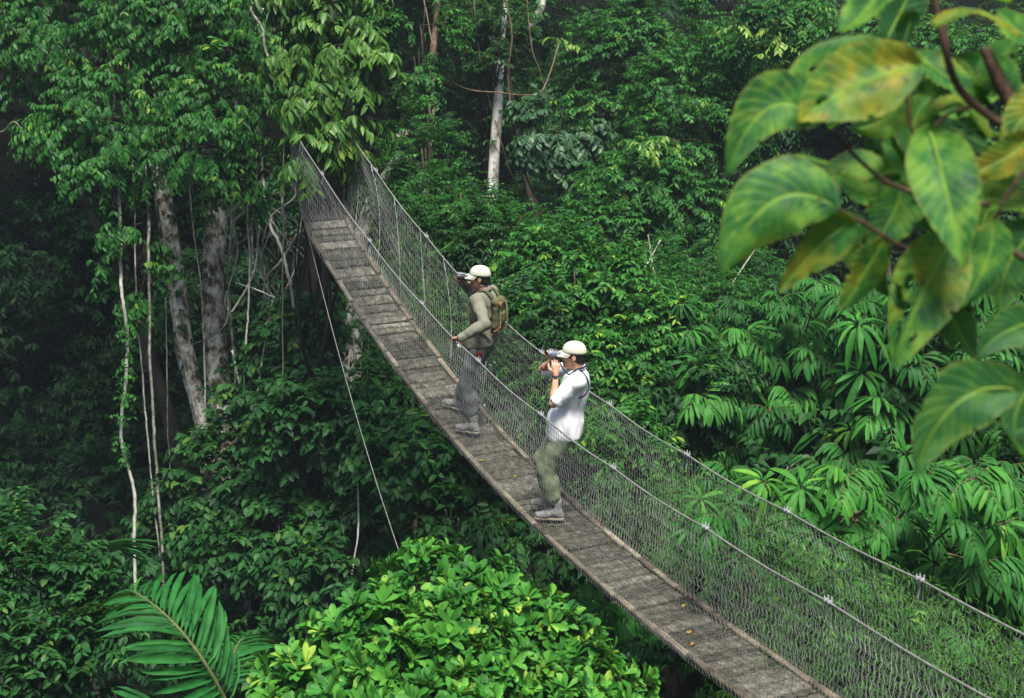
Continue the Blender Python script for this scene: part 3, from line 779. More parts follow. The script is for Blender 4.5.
# ------------------------------------------------------------------ middle and right: the wall of trees behind the bridge
for i, (lob, spn, n, lab) in enumerate([
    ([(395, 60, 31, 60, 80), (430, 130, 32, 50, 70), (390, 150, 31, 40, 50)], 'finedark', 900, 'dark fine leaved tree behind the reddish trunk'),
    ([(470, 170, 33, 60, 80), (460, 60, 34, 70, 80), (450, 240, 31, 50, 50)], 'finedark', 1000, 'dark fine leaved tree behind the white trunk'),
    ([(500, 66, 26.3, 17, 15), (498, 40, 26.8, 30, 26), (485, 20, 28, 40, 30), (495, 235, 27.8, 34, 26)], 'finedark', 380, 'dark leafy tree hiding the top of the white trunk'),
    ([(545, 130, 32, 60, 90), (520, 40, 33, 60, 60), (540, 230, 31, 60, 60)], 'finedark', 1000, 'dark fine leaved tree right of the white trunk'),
    ([(420, 25, 25, 38, 26), (415, 70, 25.5, 22, 26)], 'wall', 110, 'small leafy tree top at the top edge left of the reddish trunk'),
    ([(405, 180, 24, 22, 40), (412, 130, 24.4, 18, 22)], 'wall', 90, 'leafy climber on a dead stem left of the reddish trunk'),
    ([(556, 130, 26, 40, 34), (570, 165, 26, 26, 30)], 'silver', 130, 'grey green glossy leaved tree in the middle distance'),
    ([(620, 60, 28, 60, 60), (600, 110, 28, 50, 40), (660, 30, 28, 60, 50)], 'wall', 620, 'dense green tree at the top edge right of the white limb'),
    ([(690, 90, 26, 60, 50), (670, 140, 25.5, 55, 35), (720, 130, 26, 50, 40)], 'wall', 560, 'dense green tree rising to the left of the big foreground leaves'),
    ([(640, 190, 25, 60, 40), (610, 230, 24.5, 50, 30), (680, 200, 25, 50, 40)], 'wall', 520, 'bright green layered tree above the white shirted walker'),
    ([(760, 40, 25.5, 50, 30), (790, 20, 25, 40, 26)], 'wall', 230, 'light green spray of a tree left of the foreground leaf at the top edge'),
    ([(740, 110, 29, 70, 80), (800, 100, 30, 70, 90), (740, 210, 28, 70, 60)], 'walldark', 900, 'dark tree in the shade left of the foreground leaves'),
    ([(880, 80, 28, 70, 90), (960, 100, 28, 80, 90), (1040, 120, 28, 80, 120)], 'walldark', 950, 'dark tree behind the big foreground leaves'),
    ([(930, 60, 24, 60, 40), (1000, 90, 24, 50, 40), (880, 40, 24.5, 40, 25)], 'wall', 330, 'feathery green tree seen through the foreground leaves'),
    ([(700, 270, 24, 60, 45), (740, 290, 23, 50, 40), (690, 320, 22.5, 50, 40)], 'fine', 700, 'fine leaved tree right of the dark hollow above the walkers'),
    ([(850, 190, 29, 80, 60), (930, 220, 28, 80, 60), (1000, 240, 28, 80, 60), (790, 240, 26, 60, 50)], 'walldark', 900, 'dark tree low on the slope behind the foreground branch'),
]):
    tree('leafy_tree', lab, 'tree', lob, SPC[spn], int(n * 1.15), 110 + i, group='trees on the slope behind the bridge', trunk_r=.11 if n > 300 else .05, clump=16, bark='bark_brown' if i % 2 else 'bark_dark')
# yellow young sprays
rr = rs(7)
for lab, pts in (('yellow green young shoots on the shaded tree by the big foreground leaf', [(738, 22, 24.6), (775, 30, 24.5), (782, 45, 24.5), (790, 34, 24.5), (818, 8, 24.5), (802, 75, 24.6)]),
                 ('yellow green young spray in the middle of the slope', [(655, 142, 24), (668, 138, 24), (645, 146, 24), (560, 48, 25)])):
    b = W(*pts[0]); root = thing('young_shoots', lab, 'shoots', b)
    mb = MB(); C = np.array([W(*p) for p in pts]); C = np.repeat(C, 3, 0) + rr.normal(0, .12, (len(C) * 3, 3))
    add_twigs(mb, C, nrm(rr.normal(0, 1, C.shape) * [1, .5, .3] + [0, -.4, 0]), SPC['yellow'], rr)
    mb.build('foliage', M['leaf_pale'], root, origin=b)
    mb = MB()
    for p in pts[:4]: limb(mb, W(p[0] + 12, p[1] + 4, p[2] + .8), W(*p), .012, .005, rr, n=5, sides=4)
    mb.build('stem', M['stem_young'], root, origin=b)

for i, (lob, spn, n, lab) in enumerate([
    ([(510, 240, 20, 40, 34), (540, 280, 19.5, 45, 40), (470, 215, 21, 30, 30)], 'fine', 520, 'fine leaved shrub behind the cap of the walker in olive'),
    ([(560, 260, 19, 46, 30), (600, 285, 18.6, 50, 34), (560, 310, 18.4, 50, 36)], 'behind', 480, 'bright leafy shrub between the two walkers'),
    ([(640, 320, 18.2, 48, 34), (625, 365, 17.8, 48, 34), (600, 330, 18.4, 40, 40)], 'behind', 470, 'bright leafy shrub right of the white shirted walker'),
    ([(655, 290, 20, 50, 30), (700, 300, 20, 50, 40)], 'fine', 380, 'fine leaved shrub at the foot of the layered tree'),
    ([(510, 330, 18, 34, 40), (530, 390, 17.4, 40, 50), (480, 260, 20, 30, 40)], 'finedark', 520, 'dark shrub behind the mesh between the two walkers'),
    ([(650, 420, 17.4, 40, 30), (690, 400, 17.4, 50, 40)], 'walldark', 240, 'dark shrub above the far handrail right of the walkers'),
    ([(440, 215, 22, 34, 50), (430, 160, 23, 30, 40)], 'fine', 360, 'fine leaved shrub at the foot of the reddish trunk'),
    ([(590, 410, 16.6, 26, 26), (630, 450, 16, 26, 36)], 'behind', 130, 'low green plant seen through the far mesh beside the white shirted walker'),
]):
    tree('leafy_shrub', lab, 'shrub', lob, SPC[spn], n, 140 + i, group='shrubs behind the far rail', trunk_r=.035, clump=14, bark='bark_brown')

# ------------------------------------------------------------------ rosettes of long drooping leaflets
def rosette(mb, ms, c, size, face, r, tint):
    """a whorl of long drooping leaflets round one shoot end"""
    up = nrm(np.asarray(face) * np.array([1, .75, 1]) + np.array([0, 0, .85]))
    side = nrm(np.cross(up, [.2, 1.0, 0])); fwd = np.cross(side, up)
    for ring, (n, k, lift, sc) in enumerate(((r.integers(9, 13), 1.0, -.05, 1.0), (r.integers(6, 9), .8, .30, .78))):
        az = np.arange(n) / n * 2 * PI + r.uniform(0, 6) + r.normal(0, .12, n)
        D = np.cos(az)[:, None] * side + np.sin(az)[:, None] * fwd + up * lift + np.array([0, 0, -.12]) + r.normal(0, .07, (n, 3))
        D = nrm(D); Nn = nrm(up + r.normal(0, .18, (n, 3)) + D * .1)
        L = size * .56 * sc * r.uniform(.78, 1.12, n) * np.where(r.random(n) < .06, .5, 1)
        st = c + up * (.02 * ring) * size + D * .06 * size
        add_leaves(mb, st, D, Nn, L, L * r.uniform(.185, .25, n), np.clip(tint + r.normal(0, .08, n) + .10 * ring, .02, .98), TPL['lft'], droop=r.uniform(.40, .75))
    ms.tube(np.array([c - up * .25 * size, c - up * .1 * size, c + up * .03 * size]), [.010, .010, .006], 5, cap=False)


def pinnate(mb, ms, c, size, face, r, tint):
    """a few drooping feather leaves spreading from one shoot end"""
    face = nrm(face); nl = r.integers(4, 7)
    side = nrm(np.cross(face, [0, 0, 1.0])); upv = np.cross(side, face); a0 = r.uniform(-.4, .4)
    for k in range(nl):
        az = -PI / 2 + (k - (nl - 1) / 2) * (2 * PI / nl) * .9 + a0
        d0 = nrm(math.cos(az) * side + math.sin(az) * upv * .7 + face * .6 + np.array([0, 0, .35]))
        L = size * r.uniform(.50, .72); t = np.linspace(0, 1, 7)
        ax = c + d0 * (L * t)[:, None] - np.array([0, 0, 1.0]) * (L * .5 * t ** 2)[:, None]
        ms.tube(ax, np.linspace(.010, .004, 7) * size, 4, .5, cap=False)
        n = r.integers(6, 9); tt = np.linspace(.15, 1.0, n)
        pos = np.stack([np.interp(tt, t, ax[:, j]) for j in range(3)], -1)
        tg = nrm(np.stack([np.interp(tt, t, np.gradient(ax, axis=0)[:, j]) for j in range(3)], -1))
        sd = nrm(np.cross(tg, nrm(d0 + [0, 0, 1.3])))
        for sg in (-1, 1):
            D = tg * (.35 + .6 * tt)[:, None] + sd * sg * (.95 - .45 * tt)[:, None] + np.array([0, 0, -.25]) + r.normal(0, .08, pos.shape)
            Nn = np.cross(sd, tg); Nn = nrm(np.where(Nn[:, 2:] < 0, -Nn, Nn) + np.array([0, 0, .5]) + r.normal(0, .16, pos.shape))
            LL = size * .40 * (1 - .45 * np.abs(tt - .6)) * r.uniform(.8, 1.1, n)
            add_leaves(mb, pos, D, Nn, LL, LL * r.uniform(.19, .25, n), np.clip(tint + r.normal(0, .09, n), .02, .98), TPL['lft'], droop=r.uniform(.2, .4))


def rosette_tree(label, sites, d, size, seed, trunk_at, fill=0, fbox=None):
    r = rs(seed)
    base = W(*trunk_at); base[2] = gz(base[0], base[1]) - .1
    root = thing('rosette_tree', label, 'tree', base, group='trees with drooping leaflet rosettes')
    mb, mt = MB(), MB()
    cs = []
    for s_ in sites:
        px, py = s_[:2]; k = s_[2] if len(s_) > 2 else 1.0; ti = s_[3] if len(s_) > 3 else r.normal(.42, .13)
        c = W(px, py, d + r.uniform(-.5, .5) + (py < 400) * .4); cs.append(c)
        (rosette if r.random() < .45 else pinnate)(mb, mt, c, size * k * r.uniform(.9, 1.1), np.array([r.normal(0, .35), -1, r.uniform(.5, 1.3)]), r, ti)
    for _ in range(fill):
        x0, y0, x1, y1 = fbox
        c = W(r.uniform(x0, x1), r.uniform(y0, y1), d + r.uniform(.4, 2.2)); cs.append(c)
        (rosette if r.random() < .35 else pinnate)(mb, mt, c, size * r.uniform(.65, 1.1), np.array([r.normal(0, .6), -1, r.uniform(.3, 1.4)]), r, r.normal(.30, .12))
    mb.build('crown', M['leaf_rosette'], root, origin=base)
    cs = np.array(cs); top = cs.mean(0) + np.array([0, .8, -.2])
    tp = limb(mt, base, top, .09, .05, r, wob=.05, n=10, sides=8)
    for c in cs: limb(mt, tp[r.integers(5, 10)] + [0, .1, 0], c, .022, .009, r, wob=.08, n=6, sides=5)
    mt.build('trunk', M['bark_brown'], root, smooth=True, origin=base)


rosette_tree('tree of dark drooping leaflet rosettes left of the hanging foreground leaf above the far rail',
             [(743, 337), (770, 352, 1.1), (811, 357), (729, 426, .9), (770, 412, .9), (825, 429), (700, 365), (705, 400), (690, 330, .8), (790, 395), (745, 385), (718, 450, .8), (818, 283, .9), (780, 300, .8), (838, 395, .9)],
             17.2, .62, 201, (770, 500, 18.5), fill=110, fbox=(680, 300, 850, 470))
rosette_tree('tree of large bright drooping leaflet rosettes under the hanging foreground leaves at right',
             [(858, 325, 1.15, .6), (861, 373, 1.05), (885, 412, 1.35, .62), (949, 378, 1.3, .7), (918, 365), (932, 312, 1.0), (985, 350), (990, 410, 1.1), (1010, 370), (960, 430), (905, 455), (1000, 455), (985, 442), (1018, 438), (1030, 460), (845, 455), (880, 480), (1020, 300)],
             16.2, .64, 202, (930, 520, 17.5), fill=130, fbox=(835, 280, 1070, 490))
rosette_tree('lower tree of bright drooping leaflet rosettes just behind the far rail at right',
             [(763, 482, 1.2, .72), (801, 488, 1.2, .66), (853, 522, 1.25, .6), (818, 536, 1.1), (973, 480, 1.2, .66), (935, 565, 1.25, .62), (1004, 523, 1.2), (900, 520), (880, 555, 1.0), (730, 505, .9), (960, 520), (985, 565, 1.1), (1015, 590), (845, 480, 1.0), (925, 480, 1.1), (790, 520, .9)],
             12.4, .56, 203, (880, 600, 13.8), fill=80, fbox=(720, 465, 1070, 580))
rosette_tree('low shrub of bright drooping leaflet rosettes showing through the far mesh at lower right', [(700, 500, .9, .6), (722, 520, .9), (690, 530, .8), (845, 585, .9, .6), (870, 600, .9, .5), (905, 620, .9, .6), (740, 560, .8), (960, 640, .9), (930, 655, .8), (820, 560, .8)], 11.6, .50, 205, (840, 690, 12.5))
rosette_tree('sapling with drooping leaflet rosettes peeping out below the bridge planks', [(592, 585, .7, .5), (606, 606, .7, .4), (628, 615, .6, .35), (650, 632, .6, .3)], 13.6, .55, 204, (630, 690, 14))

# ------------------------------------------------------------------ feathery growth on the bank behind the far mesh
r = rs(66)
def blades(name, label, area, n, d0, d1, L, wd, seed, tint, hang=.5):
    r = rs(seed); mb = MB()
    k = n
    px = r.uniform(area[0], area[2], k); py = r.uniform(area[1], area[3], k); d = r.uniform(d0, d1, k)
    P = np.array([W(a, b, c) for a, b, c in zip(px, py, d)])
    q = (P[:, 0] + .601) * BN[0] + (P[:, 1] - 15.04) * BN[1]
    sgm = (P[:, 0] + .601) * math.sin(BH) + (P[:, 1] - 15.04) * math.cos(BH)
    lat = BC * sgm ** 2 * .005
    ok = (q - lat > .62) & (py > np.interp(px, [345, 368, 390, 428, 450, 505, 590, 658, 768, 884, 1022, 1080], [130, 160, 189, 236, 262, 325, 392, 435, 502, 561, 629, 660]) + 6)
    P = P[ok]
    pc = vnoise(P * np.array([1, 1, 1]), .9, seed); keep = pc > -.25 + .4 * r.random(len(P))
    P, pc = P[keep], pc[keep]
    # arching sprays of narrow leaflets
    D = nrm(r.normal(0, 1, P.shape) * [1, .6, .4] + [-.1, -.5, .25])
    sp = Sp('blade', L, wd, .55, 15, droop=hang, leafdroop=.35, tpl='lo', spread=.6, tint=(tint, .13, .1), up=.2)
    add_twigs(mb, P, D, sp, r)
    # single thin blades
    P = P[::3]; nb = len(P)
    add_leaves(mb, P + r.normal(0, .1, P.shape), nrm(r.normal(0, .5, P.shape) + [0, -.3, .5]), r.normal(0, 1, P.shape) + [0, -1, .4], r.uniform(.2, .45, nb), r.uniform(.006, .012, nb), np.clip(tint + r.normal(0, .15, nb), 0, 1), TPL['mid'], droop=.5)
    o = mb.build(name, M['blade'], None); tag(o, kind='stuff'); o['label'] = label
blades('grass', 'feathery ferns and grass on the bank behind the far mesh at lower right', (640, 470, 1060, 760), 5200, 10.6, 14.6, .085, .20, 301, .5)
blades('grass', 'fine grassy growth behind the far mesh in the middle of the bridge', (470, 330, 720, 560), 420, 14.2, 16.5, .08, .22, 302, .45)
blades('hanging_grass', 'fine hanging green growth behind the far mesh at the climbing end of the bridge', (345, 190, 470, 380), 800, 17.2, 20.5, .10, .18, 303, .42, hang=1.0)

# ------------------------------------------------------------------ palm at lower left
def palm():
    r = rs(77)
    base = W(205, 690, 12.2); gb = base.copy(); gb[2] = gz(base[0], base[1])
    root = thing('palm', 'feather palm with broad ribbon leaflets at lower left beside the bright shrub', 'palm', gb)
    crown = W(212, 760, 12.0)
    mb = MB(); limb(mb, gb, crown, .10, .07, r, wob=.02, n=10, sides=9); mb.build('trunk', M['bark_brown'], root, smooth=True, origin=gb)
    fr = [((238, 730, 12.0), (190, 642, 11.7), (130, 590, 12.2), 1.0), ((240, 740, 12), (310, 740, 12.3), (340, 800, 12.6), .8), ((210, 740, 12), (150, 720, 11.4), (100, 760, 11.4), .8),
          ((215, 720, 12.1), (235, 650, 12.8), (250, 640, 13.6), .7), ((215, 740, 12), (200, 800, 11), (190, 860, 10.6), .8)]
    for a, b, c, k in fr:
        a, b, c = W(*a), W(*b), W(*c)
        t = np.linspace(0, 1, 30)[:, None]
        p = (1 - t) ** 2 * a + 2 * t * (1 - t) * (2 * b - .5 * (a + c)) + t * t * c
        m1, m2 = MB(), MB()
        m1.tube(p, np.linspace(.022, .006, 30), 6)
        tg = nrm(np.gradient(p, axis=0)); up = np.array([0, -.25, 1.0])
        sd = nrm(np.cross(tg, up)); no = np.cross(sd, tg)
        tt = np.linspace(.14, .99, 26)
        idx = tt * 29
        I = lambda q: np.stack([np.interp(idx, np.arange(30), q[:, j]) for j in range(3)], -1)
        P, T, S, U = I(p), nrm(I(tg)), nrm(I(sd)), nrm(I(no))
        for sg in (-1, 1):
            ll = .62 * k * (np.sin(PI * (.14 + .80 * tt)) ** .55) * r.uniform(.85, 1.1, len(tt))
            D = nrm(T * (.55 + .5 * tt)[:, None] + S * sg * .9 + U * .26 + r.normal(0, .09, P.shape) + np.array([0, 0, -.1]))
            Nn = nrm(U + S * sg * -.35 + r.normal(0, .22, P.shape))
            add_leaves(m2, P, D, Nn, ll, ll * r.uniform(.10, .14, len(tt)), np.clip(.5 + r.normal(0, .16, len(tt)), 0, 1), TPL['lft'], droop=.20)
        o = m2.build('frond', M['leaf_palm'], root, origin=gb)
        m1.build('frond_rib', M['palm_rib'], o, smooth=True, origin=gb)
palm()
def small_palm():
    r = rs(78); b = W(96, 548, 17.5); gb = b.copy(); gb[2] = gz(b[0], b[1])
    root = thing('dark_palm', 'thin dark palm frond between the corner bush and the big palm', 'palm', gb)
    mb = MB(); limb(mb, gb, b, .035, .02, r, n=8, sides=6); mb.build('stem', M['bark_dark'], root, smooth=True, origin=gb)
    mb = MB()
    for k in range(11):
        e = W(150 + r.uniform(-10, 8), 540 + k * 2.6, 17.3); dv = e - b; l = np.linalg.norm(dv) * r.uniform(.75, 1.05)
        add_leaves(mb, b[None], (dv + [0, 0, .18])[None], np.array([[0, -.5, 1.0]]), [l], [.035], [.25 + .3 * r.random()], TPL['lft'], droop=.28)
    mb.build('frond', M['leaf_palm'], root, origin=gb)
small_palm()
# fallen leaves
r = rs(88)
for i, (s_, lt, lab) in enumerate([(-1.55, -.05, 'yellow fallen leaf lying on the planks between the two walkers'), (-4.75, .17, 'small yellow fallen leaf near the far edge of the planks'), (-5.25, -.05, 'yellow fallen leaf in the middle of the planks at lower right'),
                                   (-5.5, -.2, 'orange fallen leaf near the close edge of the planks at lower right'), (3.3, -.22, 'yellow fallen leaf near the top of the climbing planks'), (-1.1, -.2, 'yellow fallen leaf behind the boot of the walker in olive')]):
    c = bpath(s_) + BN * lt + np.array([0, 0, .022]); mb = MB()
    a = r.uniform(0, 6)
    add_leaves(mb, np.zeros((1, 3)), np.array([[math.cos(a), math.sin(a), .15]]), np.array([[.1, -.2, 1.0]]), [.065], [.034], [r.uniform(.5, .85)], TPL['obo'], droop=.1)
    o = mb.build('fallen_leaf', M['dry_leaf'], loc=c); tag(o, lab, 'leaf', 'fallen leaves on the planks')
# ------------------------------------------------------------------ smooth bodies: blended volumes turned into one continuous skin
class Vol:
    def __init__(s, h=.007):
        s.h = h; s.p = []

    def cone(s, a, b, ra, rb, k=.02, op='u', flat=None):
        s.p.append(('c', np.asarray(a, float), np.asarray(b, float), ra, rb, k, op, flat)); return s

    def ell(s, c, rad, k=.02, op='u', R=None):
        s.p.append(('e', np.asarray(c, float), np.asarray(rad, float), np.eye(3) if R is None else np.asarray(R), None, k, op, None)); return s

    def box(s, c, half, rnd, k=.01, op='u', R=None):
        s.p.append(('b', np.asarray(c, float), np.asarray(half, float), np.eye(3) if R is None else np.asarray(R), rnd, k, op, None)); return s

    def plane(s, c, n, k=.006):
        s.p.append(('p', np.asarray(c, float), nrm(n), None, None, k, 'i', None)); return s

    def mesh(s):
        lo, hi = np.full(3, 1e9), np.full(3, -1e9)
        for q in s.p:
            if q[6] != 'u': continue
            if q[0] == 'c':
                m = max(q[3], q[4]); lo = np.minimum(lo, np.minimum(q[1], q[2]) - m); hi = np.maximum(hi, np.maximum(q[1], q[2]) + m)
            else:
                m = np.linalg.norm(q[2]) + .01 if q[0] == 'b' else q[2].max(); lo = np.minimum(lo, q[1] - m); hi = np.maximum(hi, q[1] + m)
        h = s.h; lo -= 3 * h; n = np.ceil((hi + 3 * h - lo) / h).astype(int) + 1
        F = np.full(n, 1.0)
        ax = [lo[i] + np.arange(n[i]) * h for i in range(3)]
        for typ, a, b, c, e, k, op, flat in s.p:
            if typ == 'p':
                sl = [slice(0, n[i]) for i in range(3)]
            else:
                pad = k + 4 * h + .01
                if typ == 'c': m = max(c, e) + pad; l2, h2 = np.minimum(a, b) - m, np.maximum(a, b) + m
                else: m = (np.linalg.norm(b) if typ == 'b' else b.max()) + pad; l2, h2 = a - m, a + m
                i0 = np.clip(((l2 - lo) / h).astype(int), 0, n); i1 = np.clip(((h2 - lo) / h).astype(int) + 2, 0, n)
                if (i1 <= i0).any(): continue
                sl = [slice(i0[i], i1[i]) for i in range(3)]
            P = np.stack(np.meshgrid(ax[0][sl[0]], ax[1][sl[1]], ax[2][sl[2]], indexing='ij'), -1)
            if typ == 'c':
                ab = b - a; t = np.clip(((P - a) @ ab) / max(ab @ ab, 1e-12), 0, 1)
                d = np.linalg.norm(P - a - t[..., None] * ab, axis=-1) - (c + (e - c) * t)
            elif typ == 'e':
                q = (P - a) @ c; k0 = np.linalg.norm(q / b, axis=-1); k1 = np.linalg.norm(q / (b * b), axis=-1)
                d = k0 * (k0 - 1) / np.maximum(k1, 1e-9)
            elif typ == 'b':
                q = np.abs((P - a) @ c) - b + e
                d = np.linalg.norm(np.maximum(q, 0), axis=-1) + np.minimum(q.max(-1), 0) - e
            else:
                d = (P - a) @ b
            f = F[tuple(sl)]; k = max(k, 1e-4)
            if op == 'u':
                t = np.clip(.5 + .5 * (f - d) / k, 0, 1); g = f + (d - f) * t - k * t * (1 - t)
            else:
                if op == 's': d = -d
                t = np.clip(.5 - .5 * (f - d) / k, 0, 1); g = f + (d - f) * t + k * t * (1 - t)
            F[tuple(sl)] = g
        return s.nets(F, lo, h)

    @staticmethod
    def nets(F, lo, h):
        I = F < 0; n = np.array(F.shape) - 1
        cn = {}
        cnt = np.zeros(n, int)
        for c in np.ndindex(2, 2, 2):
            v = I[c[0]:c[0] + n[0], c[1]:c[1] + n[1], c[2]:c[2] + n[2]]; cnt += v
        cells = np.argwhere((cnt > 0) & (cnt < 8)); idx = np.full(n, -1); idx[tuple(cells.T)] = np.arange(len(cells))
        acc = np.zeros((len(cells), 3)); w = np.zeros(len(cells))
        cor = list(np.ndindex(2, 2, 2))
        for a in cor:
            for d in range(3):
                if a[d]: continue
                b = list(a); b[d] = 1
                fa = F[tuple((cells + a).T)]; fb = F[tuple((cells + b).T)]
                m = (fa < 0) != (fb < 0); t = fa / np.where(m, fa - fb, 1)
                p = np.array(a, float)[None] + t[:, None] * (np.array(b) - np.array(a))
                acc[m] += p[m]; w += m
        V = lo + (cells + acc / w[:, None]) * h
        quads = []
        for d in range(3):
            e1, e2 = (d + 1) % 3, (d + 2) % 3
            sl0 = [slice(1, None)] * 3; sl1 = [slice(1, None)] * 3
            a = np.argwhere(I ^ np.roll(I, -1, d)); a = a[a[:, d] < n[d]]
            a = a[(a[:, e1] > 0) & (a[:, e2] > 0) & (a[:, e1] < n[e1]) & (a[:, e2] < n[e2])]
            o1 = np.zeros(3, int); o1[e1] = 1; o2 = np.zeros(3, int); o2[e2] = 1
            q = np.stack([idx[tuple((a - o1 - o2).T)], idx[tuple((a - o2).T)], idx[tuple(a.T)], idx[tuple((a - o1).T)]], -1)
            fl = ~I[tuple(a.T)]; q[fl] = q[fl][:, ::-1]
            quads.append(q)
        return V, np.concatenate(quads)


def vol_obj(vol, name, mat, parent, wrinkle=None, tint=.5, loc=None):
    V, Q = vol.mesh()
    if wrinkle is not None:
        amp, sc, stretch = wrinkle
        nv = np.zeros_like(V)
        fn = np.cross(V[Q[:, 2]] - V[Q[:, 0]], V[Q[:, 3]] - V[Q[:, 1]])
        for k in range(4): np.add.at(nv, Q[:, k], fn)
        P = V * np.asarray(stretch)
        V = V + nrm(nv) * (amp * (vnoise(P, sc, 3) + .5 * vnoise(P, sc * 2.1, 6)))[:, None]
    mb = MB(); mb.add(V, [Q], tint)
    return mb.build(name, mat, parent, smooth=True, loc=loc)


def rot_y(a):
    c, s = math.cos(a), math.sin(a)
    return np.array([[c, 0, s], [0, 1, 0], [-s, 0, c]])


def rot_z(a):
    c, s = math.cos(a), math.sin(a)
    return np.array([[c, -s, 0], [s, c, 0], [0, 0, 1]])


def ik(a, c, la, lb, pole):
    """the middle joint of a two bone limb from a to c bending towards pole"""
    a, c, pole = np.asarray(a, float), np.asarray(c, float), nrm(pole)
    d = c - a; L = min(np.linalg.norm(d), (la + lb) * .998); u = nrm(d)
    x = (la * la - lb * lb + L * L) / (2 * L); y = math.sqrt(max(la * la - x * x, 0))
    v = nrm(pole - u * (pole @ u))
    return a + u * x + v * y


def hand(vol, w, d, n, right, curl, thumb=.6, size=1.0):
    """w wrist, d towards the knuckles, n the way the palm faces, right: thumb side sign along d x n"""
    d = nrm(d); n = nrm(n - d * (np.asarray(n) @ d)); sd = np.cross(d, n) * right
    k = size
    kn = [w + d * .088 * k * l + sd * o * k for o, l in ((.030, .98), (.010, 1.04), (-.011, 1.0), (-.031, .90))]
    for q in kn: vol.cone(w + (q - w) * .12, q, .019 * k, .0125 * k, k=.012)
    ln = (.072, .080, .074, .058)
    for q, L, o in zip(kn, ln, (.10, .03, -.05, -.13)):
        p = q; a = 0
        dirv = nrm(d + sd * o)
        for seg, (f, r0, r1) in enumerate(((.44, .0098, .0090), (.31, .0090, .0082), (.25, .0082, .0068))):
            a += curl[seg]
            e = p + (dirv * math.cos(a) + n * math.sin(a)) * L * f * k
            vol.cone(p, e, r0 * k, r1 * k, k=.004); p = e
    b = w + d * .022 * k + sd * .026 * k
    t1 = b + nrm(d * .6 + sd * .75 + n * .25 * (1 + thumb)) * .045 * k
    t2 = t1 + nrm(d * .85 + sd * .25 + n * .6 * thumb) * .034 * k
    t3 = t2 + nrm(d * .9 - sd * .05 + n * .8 * thumb) * .026 * k
    vol.cone(w + d * .012 * k, t1, .018 * k, .0125 * k, k=.012).cone(t1, t2, .0115 * k, .0105 * k, k=.005).cone(t2, t3, .0105 * k, .0078 * k, k=.005)


def cloth_mat(name, c1, c2, scale=7, rough=.85, bump=.25):
    return noise_mat(name, [(.3, c1), (.7, c2)], scale=scale, detail=5, rough=rough, spec=.15, bump=bump, bscale=scale * 9, bdist=.006)
M['skin'] = noise_mat('skin', [(.3, (.34, .165, .095)), (.7, (.46, .235, .145))], scale=9, detail=3, rough=.5, spec=.35, bump=.05)
M['skin_pale'] = noise_mat('pale skin', [(.3, (.44, .225, .135)), (.7, (.56, .31, .20))], scale=9, detail=3, rough=.5, spec=.35, bump=.05)
M['hair'] = noise_mat('black hair', [(.3, (.010, .008, .007)), (.7, (.035, .028, .022))], scale=60, stretch=(1, 1, .2), rough=.5, bump=.5)
M['shirt_white'] = cloth_mat('white shirt cloth', (.74, .74, .75), (.82, .82, .82))
M['shirt_olive'] = cloth_mat('grey olive shirt cloth', (.150, .150, .108), (.205, .205, .155))
M['trouser_green'] = cloth_mat('grey green trouser cloth', (.150, .185, .105), (.172, .208, .122))
M['trouser_grey'] = cloth_mat('grey trouser cloth', (.125, .135, .130), (.155, .165, .158))
M['boot'] = cloth_mat('muddy boot leather', (.16, .16, .15), (.33, .33, .31), scale=16)
M['boot_shaft'] = cloth_mat('dark sock', (.05, .055, .06), (.10, .105, .11), scale=16)
M['sole'] = cloth_mat('boot sole', (.22, .19, .15), (.36, .32, .26), scale=20)
M['cap'] = cloth_mat('beige cap cloth', (.50, .48, .38), (.60, .58, .48), scale=14)
M['cap_green'] = cloth_mat('pale grey green cap cloth', (.42, .43, .35), (.55, .55, .46), scale=14)
M['optic'] = noise_mat('black rubber', [(.3, (.016, .018, .022)), (.7, (.045, .048, .055))], scale=30, rough=.45, spec=.45, bump=.1)
M['optic_grey'] = noise_mat('grey barrel', [(.3, (.10, .13, .16)), (.7, (.20, .24, .28))], scale=30, rough=.35, spec=.5, bump=0)
M['glass'] = noise_mat('coated lens', [(.3, (.02, .03, .05)), (.7, (.03, .04, .06))], scale=5, rough=.06, spec=.8, bump=0)
M['strap'] = cloth_mat('navy strap', (.018, .022, .04), (.04, .045, .07), scale=30)
M['pack'] = cloth_mat('olive pack cloth', (.080, .082, .036), (.120, .122, .058), scale=12)
M['pack_trim'] = cloth_mat('tan pack webbing', (.20, .19, .09), (.30, .28, .14), scale=20)
M['orange'] = cloth_mat('orange red webbing', (.26, .10, .04), (.36, .15, .06), scale=20)
M['eye'] = noise_mat('eye', [(.3, (.7, .68, .65)), (.7, (.8, .78, .76))], scale=4, rough=.2, bump=0)
M['red'] = cloth_mat('red leather', (.22, .030, .015), (.34, .065, .03), scale=20)


def torso(v, J, f=0.0, k=.05):
    sp = nrm(J['neck'] - J['pelvis']); ang = math.atan2(sp[0], sp[2]); R = rot_y(ang)
    if 'twist' in J: R = rot_z(J['twist']) @ R
    P = lambda t: J['pelvis'] + (J['neck'] - J['pelvis']) * t
    g = J.get('girth', 1.0)
    v.ell(P(.02), (.118 * g + f, .165 * g + f, .125 + f), k, R=R).ell(P(.30), (.105 * g + f, .145 * g + f, .15 + f), k, R=R)
    v.ell(P(.62) + R @ np.array([.005, 0, 0]), (.120 * g + f, .168 * g + f, .165 + f), k, R=R).ell(P(.83), (.095 * g + f, .165 * g + f, .085 + f), k, R=R)
    for s in 'LR':
        v.cone(P(.86), J['sh' + s], .070 + f, .060 + f, k)


